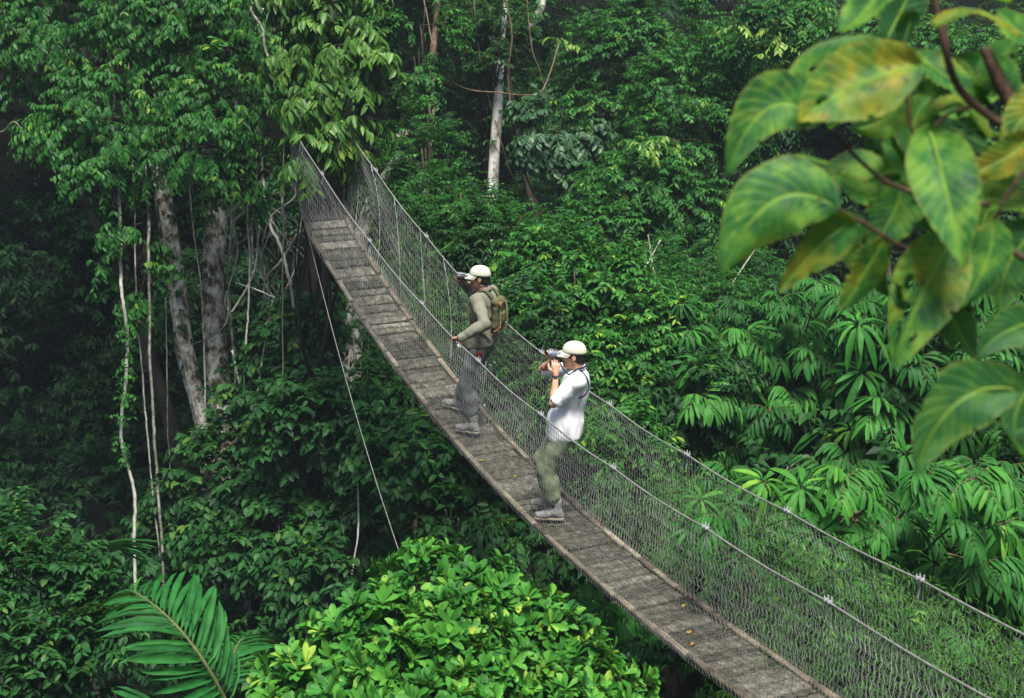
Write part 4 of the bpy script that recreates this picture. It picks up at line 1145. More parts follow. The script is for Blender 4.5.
def arm(v, J, s, f=0.0, upto=1.0, k=.025):
    a, e, w = J['sh' + s], J['el' + s], J['wr' + s]
    if upto < 1:
        v.cone(a, a + (e - a) * upto, .056 + f, .050 + f, k); return
    v.cone(a, a + (e - a) * .45, .056 + f, .050 + f, k).cone(a + (e - a) * .45, e, .050 + f, .042 + f, k)
    if upto > 1:
        t = min(upto - 1, 1.0)
        b = e + (w - e) * t
        m = e + (w - e) * min(.3, t)
        v.cone(e, m, .042 + f, .043 + f, k).cone(m, b, .043 + f, .043 + f - .016 * t, k)


def leg(v, J, s, f=0.0, upto=2.0, k=.03, straight=0.0):
    h, kn, an = J['hip' + s], J['kn' + s], J['an' + s]
    v.cone(h, h + (kn - h) * .5, .088 + f, .076 + f, k).cone(h + (kn - h) * .5, kn, .076 + f, .056 + f, k)
    t = upto - 1
    if t > 0:
        c = kn + (an - kn) * min(.32, t); c2 = kn + (an - kn) * t
        b = nrm(np.array([-.02, 0, 0])) * .012
        v.cone(kn, c + b, .055 + f, .058 + f + straight * .3, k).cone(c + b, c2, .058 + f + straight * .3, (.058 - .030 * (t - .32) / .68 if t > .32 else .058) + f + straight, k)


HEAD = 1.09
def head_frame(J):
    return rot_z(J.get('yaw', 0)) @ rot_y(J.get('nod', 0))


def build_head(v, J):
    R = head_frame(J); H = lambda x, y, z: J['head'] + R @ np.array([x, y, z]) * HEAD
    v.cone(J['neck'] + [0, 0, -.03], H(-.022, 0, -.06), .062, .055, k=.03)
    v.ell(H(-.008, 0, .022), (.098, .076, .098), .03, R=R).ell(H(.032, 0, -.060), (.062, .056, .066), .035, R=R)
    v.ell(H(.072, 0, -.098), (.024, .026, .020), .025, R=R)
    for s in (-1, 1):
        v.ell(H(.066, s * .040, -.026), (.024, .022, .020), .02, R=R)             # cheekbones
        v.ell(H(.093, s * .031, .012), (.016, .017, .012), .010, 's', R=R)         # eye sockets
        v.ell(H(-.006, s * .077, -.012), (.021, .010, .031), .006, R=R)            # ears
        v.ell(H(-.004, s * .088, -.010), (.010, .006, .018), .005, 's', R=R)
    v.ell(H(.082, 0, .028), (.016, .048, .010), .014, R=R)                         # brow
    v.cone(H(.090, 0, .014), H(.113, 0, -.026), .008, .0125, k=.010)               # nose
    for s in (-1, 1): v.ell(H(.100, s * .011, -.030), (.010, .009, .008), .006, R=R)
    v.ell(H(.090, 0, -.062), (.012, .024, .007), .006, R=R).ell(H(.088, 0, -.073), (.012, .020, .007), .006, R=R)   # lips
    v.ell(H(.104, 0, -.0675), (.012, .026, .0016), .003, 's', R=R)


def build_cap(root, J, mat):
    R = head_frame(J); mb = MB()
    cen = J['head'] + R @ np.array([-.008, 0, .030])
    rx, ry, rz_ = .118, .098, .102
    nu, nv = 32, 12; pts = []
    for thick in (0, -.004):
        for j in range(nv + 1):
            a = (1 - j / nv) * 1.0 * PI / 2
            for i in range(nu):
                b = i / nu * 2 * PI
                rr = math.cos(a) ** .82 if a < PI / 2 else 0
                seam = 1 - .022 * abs(math.cos(3 * b)) ** 20
                z = math.sin(a) ** .9 if a > 0 else 0
                pts.append([(rx + thick) * rr * seam * math.cos(b), (ry + thick) * rr * seam * math.sin(b), (rz_ + thick) * z - .016 * (1 - z) * (1 if math.cos(b) < 0 else .1) * abs(math.cos(b))])
    P = cen + np.array(pts) @ R.T
    m = (nv + 1) * nu
    i = np.arange(nv)[:, None] * nu; k = np.arange(nu)[None]; k2 = (k + 1) % nu
    q = np.stack([i + k2, i + k, i + nu + k, i + nu + k2], -1).reshape(-1, 4)
    bot = nv * nu; rim = np.stack([bot + k[0], bot + m + k[0], bot + m + k2[0], bot + k2[0]], -1)
    mb.add(P, [q, q[:, ::-1] + m, rim])
    mb.lathe(cen + R @ np.array([0, 0, rz_ - .002]), R @ np.array([0, 0, 1.0]), [(0, .008), (.004, .007), (.006, .003)], 10)
    cap = mb.build('cap', mat, root, smooth=True)
    mb = MB(); pts = []; n1, n2 = 20, 7
    for th in (.0025, -.0025):
        for i in range(n1 + 1):
            b = (i / n1 - .5) * PI * .86
            for j in range(n2 + 1):
                t = j / n2
                ext = .106 * math.cos(b * 1.05) ** .55 * t
                x = rx * .97 * math.cos(b) + ext; y = ry * .97 * math.sin(b) * (1 - .10 * t)
                z = .006 - .026 * (y / ry) ** 2 * (.35 + .65 * t) - .026 * t + th
                pts.append([x, y, z])
    P = cen + np.array(pts) @ R.T; m = (n1 + 1) * (n2 + 1)
    i = np.arange(n1)[:, None] * (n2 + 1); k = np.arange(n2)[None]
    q = np.stack([i + k, i + k + 1, i + n2 + 2 + k, i + n2 + 1 + k], -1).reshape(-1, 4)
    ed = [i_ * (n2 + 1) + n2 for i_ in range(n1 + 1)]
    side = [[ed[a], ed[a + 1], ed[a + 1] + m, ed[a] + m] for a in range(n1)]
    for e0 in (0, n1 * (n2 + 1)):
        side += [[e0 + a, e0 + a + 1, e0 + a + 1 + m, e0 + a + m] for a in range(n2)]
    mb.add(P, [q[:, ::-1], q + m, np.array(side)])
    mb.build('brim', mat, cap, smooth=True)


def build_boot(root, an, yaw, pitch, mats, name='boot'):
    R = rot_z(yaw) @ rot_y(-pitch); B = lambda x, y, z: an + R @ np.array([x, y, z])
    v = Vol(.006)
    v.cone(B(0, 0, .09), B(0, 0, -.005), .052, .047, .02).cone(B(.0, 0, -.01), B(.12, 0, -.045), .046, .040, .03).cone(B(.09, 0, -.045), B(.175, 0, -.050), .043, .034, .02).cone(B(-.02, 0, -.02), B(-.035, 0, -.05), .045, .042, .02)
    v.plane(B(0, 0, -.072), R @ np.array([0, 0, -1.0]))
    for k in range(3): v.ell(B(.035 + .02 * k, 0, .012 - .014 * k), (.008, .034, .007), .006, R=R)
    b = vol_obj(v, name, mats[0], root, wrinkle=(.003, 22, (1, 1, 1)))
    v = Vol(.006)
    v.cone(B(-.035, 0, -.08), B(.03, 0, -.08), .046, .040, .01).cone(B(.03, 0, -.08), B(.175, 0, -.078), .040, .037, .02)
    v.plane(B(0, 0, -.068), R @ np.array([0, 0, 1.0])).plane(B(0, 0, -.095), R @ np.array([0, 0, -1.0]))
    vol_obj(v, 'sole', mats[1], b)


def binoculars(label, c, R, ls, spread=.038):
    """c between the eyepieces; x of R looks ahead"""
    t = thing('binoculars', label, 'binoculars', c)
    for s in (-1, 1):
        mb = MB(); ax = R @ np.array([1.0, 0, 0]); o = R @ np.array([.0, s * spread, 0])
        mb.lathe(o, ax, [(0, .018), (.004, .021), (.022, .021), (.024, .018), (.034, .018), (.040, .026), (.066, .028), (.070, .031), (.105, .034), (.112, .035), (.124, .035), (.126, .030), (.120, .027)], 20)
        mb.box(o + R @ np.array([.060, -s * .008, .004]), R @ np.array([.026, 0, 0]), R @ np.array([0, .016, 0]), R @ np.array([0, 0, .022]), bev=.006)
        b = mb.build('barrel', M['optic_grey'] if (s > 0) == ('dark' in label) else M['optic'], t, smooth=False)
        mb = MB(); mb.lathe(o + R @ np.array([.116, 0, 0]), ax, [(0, .027), (.003, .024), (.005, .014)], 20)
        mb.build('lens', M['glass'], b, smooth=True)
    mb = MB(); mb.tube([R @ np.array([.03, 0, .006]), R @ np.array([.095, 0, .006])], .009, 12); mb.lathe(R @ np.array([.05, 0, .006]), R @ np.array([1.0, 0, 0]), [(0, .012), (.002, .0135), (.018, .0135), (.02, .012)], 16)
    mb.build('hinge', M['optic'], t)
    mb = MB()
    for pts in ls:
        p = np.asarray(pts, float) - c; n = 24; u = np.linspace(0, len(p) - 1, n); i = np.clip(u.astype(int), 0, len(p) - 2); f = (u - i)[:, None]
        q = p[i] * (1 - f) + p[i + 1] * f
        for _ in range(3): q[1:-1] = (q[:-2] + 2 * q[1:-1] + q[2:]) / 4
        tg = nrm(np.gradient(q, axis=0)); 
        mb.tube(q, .0085, 6)
    mb.build('neck_strap', M['strap'], t, smooth=True)
    return t


def person(label, J, loc, rotz, mats, sleeve, shirt_hem, trouser_to, hands, cap_mat, cuff=0.0, wr=(.010, 12, (1, 1, .7))):
    root = thing('person', label, 'person', loc, rotz)
    v = Vol(.0065)
    torso(v, J, -.012)
    for s in 'LR': arm(v, J, s, -.004, 2.0); leg(v, J, s, -.012, 2.0)
    for s in 'LR': v.cone(J['an' + s], J['an' + s] + np.array([.13, 0, -.055]), .036, .026, .02)
    build_head(v, J)
    for h in hands: hand(v, *h)
    vol_obj(v, 'body', mats['skin'], root)
    R = head_frame(J); H = lambda x, y, z: J['head'] + R @ np.array([x, y, z]) * HEAD
    for s in (-1, 1):
        mb = MB(); mb.lathe(H(.075, s * .031, .012), R @ np.array([1.0, 0, 0]), [(-.011, .002), (-.008, .008), (0, .0115), (.008, .008), (.0105, .004), (.0115, .001)], 12)
        mb.build('eye', M['eye'], root, smooth=True)
    v = Vol(.006); v.ell(H(-.014, 0, .022), (.102, .083, .103), .02, R=R).ell(H(-.045, 0, -.035), (.062, .068, .060), .02, R=R)
    v.plane(H(.035, 0, .05), R @ np.array([1.0, 0, .55])).plane(H(-.01, 0, -.078), R @ np.array([.35, 0, -1.0]))
    for s in (-1, 1): v.ell(H(.005, s * .085, -.020), (.032, .022, .040), .008, 's', R=R)
    vol_obj(v, 'hair', M['hair'], root, wrinkle=(.004, 60, (1, 1, .3)))
    build_cap(root, J, cap_mat)
    # shirt
    v = Vol(.0075); torso(v, J, .022, .055)
    for s in 'LR': arm(v, J, s, .020, sleeve[s])
    hc = J['hipL'] * .5 + J['hipR'] * .5
    v.box(hc + [0.018, 0, .03], A([.166, .204, .19]), .135, k=.06)
    v.plane(hc + [0, 0, shirt_hem], [-.12, 0, -1.0])
    v.cone(J['neck'] + [0.012, 0, .05], J['neck'] + [.03, 0, .2], .058, .075, .008, 's')
    sh = vol_obj(v, 'shirt', mats['shirt'], root, wrinkle=wr)
    mb = MB(); nk = J['neck']; a = np.arange(25) / 24 * 2 * PI
    for rr, zz, th in ((.067, .038, .010), (.074, .026, .009)):
        mb.tube(np.stack([nk[0] + .008 + rr * .98 * np.cos(a), nk[1] + rr * np.sin(a), nk[2] + zz - .028 * np.cos(a) + 0 * a], -1), th, 8)
    mb.build('collar', mats['shirt'], sh, smooth=True)
    mb = MB(); u = np.linspace(0, 1, 12)[:, None]
    sp = J['neck'] - J['pelvis']
    st = J['neck'] + np.array([.10, 0, -.07]); en = J['pelvis'] + np.array([.150, 0, .0])
    for s in 'LR':                                      # rolled or buttoned cuffs
        k = sleeve[s]; a, e, w_ = J['sh' + s], J['el' + s], J['wr' + s]
        c, ax, rr = (a + (e - a) * (k + .04), nrm(e - a), .068) if k < 1 else (e + (w_ - e) * (k - 1), nrm(w_ - e), .045)
        vv = Vol(.006); vv.cone(c - ax * .018, c + ax * .014, rr, rr, .01).cone(c + ax * .02, c + ax * .05, rr - .014, rr - .014, .006, 's')
        vol_obj(vv, 'cuff', mats['shirt'], sh, wrinkle=(.004, 25, (1, 1, 1)))
    # trousers
    v = Vol(.0075); v.ell(hc + [0, 0, .045], (.130, .180, .135), .05)
    for s in 'LR': leg(v, J, s, .025, trouser_to[s], straight=cuff)
    v.plane(hc + [0, 0, .13], [0, 0, 1.0])
    for s in 'LR':
        if cuff:
            c2 = J['kn' + s] + (J['an' + s] - J['kn' + s]) * (trouser_to[s] - 1); ax = nrm(J['an' + s] - J['kn' + s])
            v.cone(c2 - ax * .02, c2 + ax * .012, .079, .080, .008)
    vol_obj(v, 'trousers', mats['trousers'], root, wrinkle=(.009, 13, (1, 1, .6)))
    for s in 'LR':
        c2 = J['kn' + s] + (J['an' + s] - J['kn' + s]) * (trouser_to[s] - 1.08)
        mb = MB(); mb.tube(np.array([c2, J['an' + s] + [0, 0, .03]]), [.052, .048], 14)
        mb.build('gaiter', M['boot_shaft'], root, smooth=True)
        build_boot(root, J['an' + s], J.get('toe' + s, 0), J.get('slope' + s, 0), (M['boot'], M['sole']))
    return root


def to_world(loc, rotz, p):
    return np.asarray(loc, float) + rot_z(rotz) @ np.asarray(p, float)


A = np.array
# the walker in white, knees bent, leaning back, both hands on the binoculars
loc2 = bpath(-2.50) + BN * -.04 + A([0, 0, .022]); rz2 = math.atan2(.10, -1.0)
J = dict(pelvis=A([-.105, 0, .925]), neck=A([-.215, 0, 1.465]), head=A([-.165, 0, 1.632]), nod=.02, yaw=0, girth=1.0,
         shL=A([-.210, .190, 1.425]), shR=A([-.170, -.190, 1.43]), elL=A([.005, .225, 1.215]), wrL=A([-.005, .105, 1.465]), elR=A([.150, -.275, 1.40]), wrR=A([.030, -.085, 1.555]),
         hipL=A([-.105, .088, .900]), hipR=A([-.105, -.088, .900]), anL=A([-.020, .085, .095]), anR=A([.045, -.115, .125]), toeL=.10, toeR=-.1, slopeL=.02, slopeR=.04)
J['knL'] = ik(J['hipL'], J['anL'], .435, .43, [1, .1, 0]); J['knR'] = ik(J['hipR'], J['anR'], .435, .43, [1, -.1, 0])
hl = (J['wrL'], A([.02, -.25, 1.0]), A([.1, -1, -.1]), 1, (.35, .65, .5), .5)
hr_ = (J['wrR'], A([.12, .30, .75]), A([.1, 1, .0]), -1, (.35, .65, .5), .5)
p2 = person('person in white shirt and cap leaning back and looking through binoculars on the bridge', J, loc2, rz2,
            dict(skin=M['skin_pale'], shirt=M['shirt_white'], trousers=M['trouser_green']), dict(L=.78, R=.80), -.075, dict(L=1.62, R=1.62), [hl, hr_], M['cap'], cuff=.012, wr=(.011, 14, (1, 1, .35)))
mb = MB(); ax = nrm(hl[1]); mb.lathe(J['wrL'] - ax * .03, ax, [(0, .030), (.002, .034), (.018, .034), (.020, .030)], 16); mb.box(J['wrL'] - ax * .02 + A([0, .034, 0]), ax * .016, nrm(np.cross(ax, [0, 1, 0])) * .016, A([0, .005, 0]), bev=.003)
mb.build('wristwatch', M['optic'], p2)
eyes = J['head'] + A([.104, 0, .012]) * HEAD
w2 = lambda p: to_world(loc2, rz2, p)
bR = rot_z(rz2) @ rot_y(-.02)
binoculars('dark binoculars held up in both hands by the walker in white', w2(eyes), bR,
           [[w2(eyes + [.05, .04, -.02]), w2([-0.072, .09, 1.515]), w2([-0.132, .125, 1.460]), w2([-0.192, .105, 1.520]), w2([-0.262, .07, 1.530]), w2([-0.287, .0, 1.535])],
            [w2(eyes + [.05, -.04, -.02]), w2([-0.072, -.09, 1.515]), w2([-0.132, -.125, 1.470]), w2([-0.192, -.105, 1.525]), w2([-0.262, -.07, 1.535]), w2([-0.287, .0, 1.535])],
            [w2([-0.232, .095, 1.520]), w2([-0.307, .12, 1.435]), w2([-0.324, .15, 1.355]), w2([-0.287, .185, 1.290]), w2([-0.232, .195, 1.265])]])

# the walker in olive, one hand on the near cable, the other holding binoculars
loc1 = bpath(-.42) + BN * .015 + A([0, 0, .024]); rz1 = math.atan2(.40, -.92)
Ri = rot_z(-rz1)
cab = Ri @ (cable_pt(A([-.74]), -1)[0] - loc1)
fr = Ri @ (bpath(.03) + BN * .02 + A([0, 0, .024]) - loc1)
J = dict(pelvis=A([-.075, 0, .985]), neck=A([-.125, 0, 1.545]), head=A([-.060, 0, 1.712]), nod=.0, yaw=.34, girth=1.02,
         shL=A([-.125, .195, 1.505]), shR=A([-.105, -.195, 1.51]), elR=A([.165, -.30, 1.50]), wrR=A([.120, -.110, 1.615]),
         hipL=A([-.075, .095, .955]), hipR=A([-.065, -.095, .955]), anL=A([-.03, .125, .095]), anR=fr + A([0, .0, .10]), toeL=.05, toeR=-.05, slopeL=.02, slopeR=.10)
ey = J['head'] + head_frame(J) @ A([.104, 0, .012]) * HEAD; fw = A([math.cos(.34), math.sin(.34), 0]); rg = A([math.sin(.34), -math.cos(.34), 0])
J['wrR'] = ey + fw * .085 + rg * .105 - A([0, 0, .100])
J['wrL'] = cab + A([-.085, .02, .035])
J['elL'] = ik(J['shL'], J['wrL'], .325, .285, [-1, .6, -.6])
J['knL'] = ik(J['hipL'], J['anL'], .445, .435, [1, .1, 0]); J['knR'] = ik(J['hipR'], J['anR'], .445, .435, [1, -.1, 0])
hl = (J['wrL'], nrm(cab + A([.0, .0, .02]) - J['wrL']), A([.2, .0, -1]), -1, (.45, .9, .8), .9)
hr_ = (J['wrR'], nrm(-rg * .42 + A([0, 0, .75]) + fw * .05), nrm(-rg + fw * .2 - A([0, 0, .3])), -1, (.45, .8, .6), .5)
p1 = person('person in olive long sleeved shirt and cap gripping the cable and holding binoculars', J, loc1, rz1,
            dict(skin=M['skin'], shirt=M['shirt_olive'], trousers=M['trouser_grey']), dict(L=1.97, R=1.95), .02, dict(L=1.60, R=1.60), [hl, hr_], M['cap_green'], cuff=.010)
w1 = lambda p: to_world(loc1, rz1, p)
eyes = ey
bR = rot_z(rz1 + .34)
binoculars('black binoculars held in one raised hand by the walker in olive', w1(eyes), bR,
           [[w1(eyes + [.05, .04, -.02]), w1([0.018, .06, 1.62]), w1([0.028, .08, 1.50]), w1([-0.012, .09, 1.56]), w1([-0.092, .085, 1.63]), w1([-0.172, .04, 1.63])],
            [w1(eyes + [.05, -.04, -.02]), w1([0.018, -.06, 1.62]), w1([0.018, -.08, 1.50]), w1([-0.022, -.09, 1.56]), w1([-0.092, -.085, 1.63]), w1([-0.172, -.04, 1.63])]])
# backpack
bo = w1([-0.277, 0, 1.33])
bp_ = thing('backpack', 'small olive backpack with tan webbing worn by the walker in olive', 'backpack', bo, rz1)
v = Vol(.0075); Rb = rot_y(-.10)
v.box(A([0, 0, 0]), A([.040, .105, .155]), .035, R=Rb).box(A([-.040, 0, -.05]), A([.020, .075, .075]), .018, k=.02, R=Rb).cone(A([-.0, -.075, .15]), A([-.0, .075, .15]), .042, .042, .03)
vol_obj(v, 'bag', M['pack'], bp_, wrinkle=(.006, 14, (1, 1, 1)))
def ribbon(mb, pts, wdir, hw=.018, th=.004):
    p = np.asarray(pts, float); n = 26; u = np.linspace(0, len(p) - 1, n); i = np.clip(u.astype(int), 0, len(p) - 2); f = (u - i)[:, None]
    q = p[i] * (1 - f) + p[i + 1] * f
    for _ in range(3): q[1:-1] = (q[:-2] + 2 * q[1:-1] + q[2:]) / 4
    tg = nrm(np.gradient(q, axis=0)); wd = nrm(np.asarray(wdir) - tg * (tg @ np.asarray(wdir))[:, None]); no = np.cross(tg, wd)
    ring = np.stack([q + wd * hw + no * th, q - wd * hw + no * th, q - wd * hw - no * th, q + wd * hw - no * th], 1)
    i = np.arange(n - 1)[:, None] * 4; k = np.arange(4)[None]; k2 = (k + 1) % 4
    mb.add(ring.reshape(-1, 3), [np.stack([i + k, i + k2, i + 4 + k2, i + 4 + k], -1).reshape(-1, 4), A([[0, 1, 2, 3]]), A([[n * 4 - 1, n * 4 - 2, n * 4 - 3, n * 4 - 4]])])
off = A([-.205, 0, 1.33])
for s in (-1, 1):
    mb = MB(); ribbon(mb, A([[-.20, s * .07, 1.50], [-.14, s * .085, 1.585], [-.06, s * .095, 1.605], [.03, s * .10, 1.55], [.095, s * .105, 1.45], [.10, s * .125, 1.34], [.03, s * .195, 1.22], [-.10, s * .185, 1.14], [-.19, s * .12, 1.13]]) - off, A([0, 1, 0.05]))
    mb.build('shoulder_strap', M['pack'], bp_)
mb = MB(); ribbon(mb, A([[-.04, .075, .17], [-.058, .085, .12], [-.068, .09, .02], [-.066, .088, -.12], [-.05, .09, -.17]]), A([0, 1, 0]), .012, .003)
ribbon(mb, A([[-.04, -.075, .17], [-.058, -.085, .12], [-.068, -.09, .02], [-.066, -.088, -.12], [-.05, -.09, -.17]]), A([0, 1, 0]), .012, .003)
mb.build('webbing', M['pack_trim'], bp_)
mb = MB(); ribbon(mb, A([[-.075, .118, -.11], [-.05, .12, -.145], [-.01, .118, -.17]]), A([0, .2, 1]), .014, .004); mb.box(A([-.070, .095, .13]), A([.012, 0, 0]), A([0, .016, 0]), A([0, 0, .03]), bev=.004)
mb.build('buckle', M['orange'], bp_)
# sheath and pouch on the belt
so_ = w1([-0.127, .185, .90])
o = thing('knife_sheath', 'red brown leather sheath hanging on the hip of the walker in olive', 'sheath', so_, rz1)
v = Vol(.005); v.cone(A([0, 0, .03]), A([-.010, .006, -.085]), .026, .016, .01).ell(A([0, -.015, .02]), A([.036, .016, .036]), .01)
vol_obj(v, 'case', M['red'], o)
mb = MB(); mb.tube(A([[.0, .0, .05], [.003, 0, .11]]), [.013, .011], 10); mb.build('knife_handle', M['optic'], o, smooth=True)
so_ = w1([0.103, .13, 1.02])
o = thing('belt_pouch', 'small red and white pouch hanging in front of the walker in olive', 'pouch', so_, rz1)
v = Vol(.005); v.box(A([0, 0, 0]), A([.022, .035, .045]), .014); vol_obj(v, 'pouch_body', M['red'], o)
v = Vol(.005); v.box(A([.010, .01, -.045]), A([.020, .030, .020]), .01); vol_obj(v, 'flap', M['shirt_white'], o)
# ------------------------------------------------------------------ the big-leaved branch close to the lookout, upper right
def big_leaf_mat():
    m, nt, out = mat_new('big mottled leaf')
    at = N(nt, 'ShaderNodeAttribute', attribute_name='leaf_uv'); ti = N(nt, 'ShaderNodeAttribute', attribute_name='tint')
    sx = nt.nodes.new('ShaderNodeSeparateXYZ'); nt.links.new(at.outputs['Vector'], sx.inputs[0])
    def mth(op, a, b=None, c=None, clamp=False):
        n = N(nt, 'ShaderNodeMath', operation=op); n.use_clamp = clamp
        for i, q in enumerate((a, b, c)):
            if q is None: continue
            if isinstance(q, (int, float)): n.inputs[i].default_value = q
            else: nt.links.new(q, n.inputs[i])
        return n.outputs[0]
    u, v, rnd = sx.outputs
    av = mth('ABSOLUTE', v)
    c = mth('SUBTRACT', mth('MULTIPLY', u, 11.0), mth('MULTIPLY', mth('POWER', av, .8), 2.6))
    fr = mth('ABSOLUTE', mth('SUBTRACT', mth('FRACT', c), .5))            # 0 at a side vein
    vein = mth('SUBTRACT', 1.0, mth('MULTIPLY', fr, 9.0), clamp=True)
    mid = mth('SUBTRACT', 1.0, mth('MULTIPLY', av, 11.0), clamp=True)
    edge = mth('MULTIPLY', mth('SUBTRACT', av, .88), 8.0, clamp=True)
    vn = mth('MAXIMUM', mth('MULTIPLY', vein, .55), mid)
    tc = nt.nodes.new('ShaderNodeTexCoord')
    def nz(s, d=4.0, off=0.0):
        mp = nt.nodes.new('ShaderNodeMapping'); mp.inputs['Location'].default_value = (off, off * .7, off * .3)
        nt.links.new(tc.outputs['Object'], mp.inputs[0])
        n = N(nt, 'ShaderNodeTexNoise', Scale=s, Detail=d, Roughness=.6); nt.links.new(mp.outputs[0], n.inputs['Vector']); return n.outputs['Fac']
    g = ramp(nt, nz(16), [(.36, (.010, .070, .026)), (.50, (.030, .150, .026)), (.62, (.130, .280, .034))])
    ylw = ramp(nt, nz(30, 3, 4), [(.3, (.13, .20, .02)), (.55, (.28, .27, .02)), (.75, (.42, .24, .03))])
    # patches grow with the age of the leaf (tint)
    yf = mth('MULTIPLY', mth('ADD', mth('SUBTRACT', nz(11, 4, 9), .74), mth('MULTIPLY', ti.outputs['Fac'], .46)), 5.0, clamp=True)
    def mix(f, a, b):
        n = N(nt, 'ShaderNodeMix', data_type='RGBA', blend_type='MIX')
        nt.links.new(f, n.inputs[0])
        for q, s in ((a, 6), (b, 7)):
            if isinstance(q, tuple): n.inputs[s].default_value = (*q, 1)
            else: nt.links.new(q, n.inputs[s])
        return n.outputs[2]
    shade_tone = mth('MULTIPLY', mth('SUBTRACT', .16, ti.outputs['Fac']), 9.0, clamp=True)  # leaves of low tint get shade put into their colour as a darker green
    gr = mix(shade_tone, g.outputs[0], (.016, .085, .030))
    col = mix(yf, gr, ylw.outputs[0])
    col = mix(mth('MULTIPLY', vn, .75), col, (.26, .44, .06))
    col = mix(mth('MULTIPLY', edge, .5), col, (.26, .26, .04))
    sp = ramp(nt, nz(38, 2, 21), [(.63, (0, 0, 0)), (.69, (1, 1, 1))])
    col = mix(mth('MULTIPLY', sp.outputs[0], mth('ADD', mth('MULTIPLY', ti.outputs['Fac'], .9), .1)), col, (.10, .050, .018))
    p = N(nt, 'ShaderNodeBsdfPrincipled', Roughness=.52); p.inputs['Specular IOR Level'].default_value = .2
    nt.links.new(col, p.inputs['Base Color'])
    bp = N(nt, 'ShaderNodeBump', Strength=.5, Distance=.004)
    nt.links.new(mth('ADD', mth('MULTIPLY', vn, -1.0), mth('MULTIPLY', nz(60, 3, 2), .4)), bp.inputs['Height']); nt.links.new(bp.outputs[0], p.inputs['Normal'])
    tr = nt.nodes.new('ShaderNodeBsdfTranslucent'); nt.links.new(mix(ti.outputs['Fac'], (.14, .40, .03), (.34, .38, .03)), tr.inputs[0])
    ms = N(nt, 'ShaderNodeMixShader'); ms.inputs[0].default_value = .38
    nt.links.new(p.outputs[0], ms.inputs[1]); nt.links.new(tr.outputs[0], ms.inputs[2]); nt.links.new(ms.outputs[0], out.inputs[0])
    return m
M['big_leaf'] = big_leaf_mat()
r = rs(400)
bo = W(1015, 130, 3.05)
br = thing('broad_leaf_branch', 'hairy brown branch with huge veined yellow mottled leaves close by at upper right', 'branch', bo)


def big_leaf(b, m, t, wpx, yel, d=3.0, roll=0.0, dz=(0, 0, 0), holes=0, cup=.16, dark=0):
    B, Mi, T = W(*b, d + dz[0]), W(*m, d + dz[1]), W(*t, d + dz[2])
    nu, nv = 30, 17; u = np.linspace(0, 1, nu)[:, None]
    ax = (1 - u) ** 2 * B + 2 * u * (1 - u) * (2 * Mi - .5 * (B + T)) + u * u * T
    tg = nrm(np.gradient(ax, axis=0))
    view = nrm(-ax) * .75 + np.array([0, 0, .75])
    sd = nrm(np.cross(tg, view)); no = np.cross(sd, tg)
    cr, sr = math.cos(roll), math.sin(roll); sd, no = sd * cr + no * sr, no * cr - sd * sr
    w = wpx * d / F_PX * .5
    uu = u[:, 0]
    prof = (np.sin(PI * np.clip(uu, 0, 1) ** .72) ** .78) * (1 - .10 * uu) + .02
    prof *= 1 + .07 * vnoise(np.stack([uu * 7, uu * 0 + b[0], uu * 0], -1), 1, 3)
    v = np.linspace(-1, 1, nv)[None]
    S = prof[:, None] * w * v
    ph = uu[:, None] * 11 - 2.6 * np.abs(v) ** .8
    h = cup * w * (np.abs(v) ** 1.3) * 1.2 - .10 * w * v * v * 2 * r.uniform(-.4, 1.3) + .0035 * np.cos(2 * PI * ph) * np.minimum(1, np.abs(v) * 3)
    h = h + .10 * w * vnoise(np.stack([uu[:, None] * 3 + 0 * v, v * 1.6 + 0 * uu[:, None], np.full((nu, nv), b[1] * .37)], -1), 1.0, 5)
    # heart shaped base
    back = .16 * w * np.clip(1 - uu / .14, 0, 1)[:, None] * np.abs(v)
    P = ax[:, None] + sd[:, None] * S[..., None] + no[:, None] * h[..., None] - tg[:, None] * back[..., None]
    i = np.arange(nu - 1)[:, None] * nv + np.arange(nv - 1)[None]
    q = np.stack([i, i + 1, i + nv + 1, i + nv], -1).reshape(-1, 4)
    cu = ((np.arange(nu - 1) + .5) / (nu - 1))[:, None] + 0 * v[:, 1:]; cv = (v[:, 1:] + v[:, :-1]) / 2 + 0 * cu
    keep = np.ones(cu.shape, bool)
    for _ in range(holes):
        a, c_, rr = r.uniform(.2, .85), r.uniform(-.8, .8), r.uniform(.035, .075)
        keep &= ((cu - a) ** 2 + ((cv - c_) * .32) ** 2) > rr ** 2
    nib = (np.abs(cv) > .86) & (vnoise(np.stack([cu * 16, np.sign(cv) * 5.0, np.full(cu.shape, b[0] * .7)], -1), 1, 8) > .42)
    keep &= ~nib
    q = q[keep.ravel()]
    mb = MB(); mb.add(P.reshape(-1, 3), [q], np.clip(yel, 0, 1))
    o = mb.build('leaf', M['big_leaf'], br, smooth=True, origin=bo)
    a = o.data.attributes.new('leaf_uv', 'FLOAT_VECTOR', 'POINT')
    uv = np.stack([uu[:, None] + 0 * v, v + 0 * uu[:, None], np.full((nu, nv), r.random())], -1)
    if len(o.data.vertices) == nu * nv: a.data.foreach_set('vector', uv.astype(np.float32).ravel())
    mb = MB(); k = np.arange(0, nu - 1)
    mb.tube(ax[k] - no[k] * .0015, np.linspace(.0036, .0010, len(k)), 5)
    mb.build('midrib', M['big_leaf'], o, smooth=True, origin=bo)


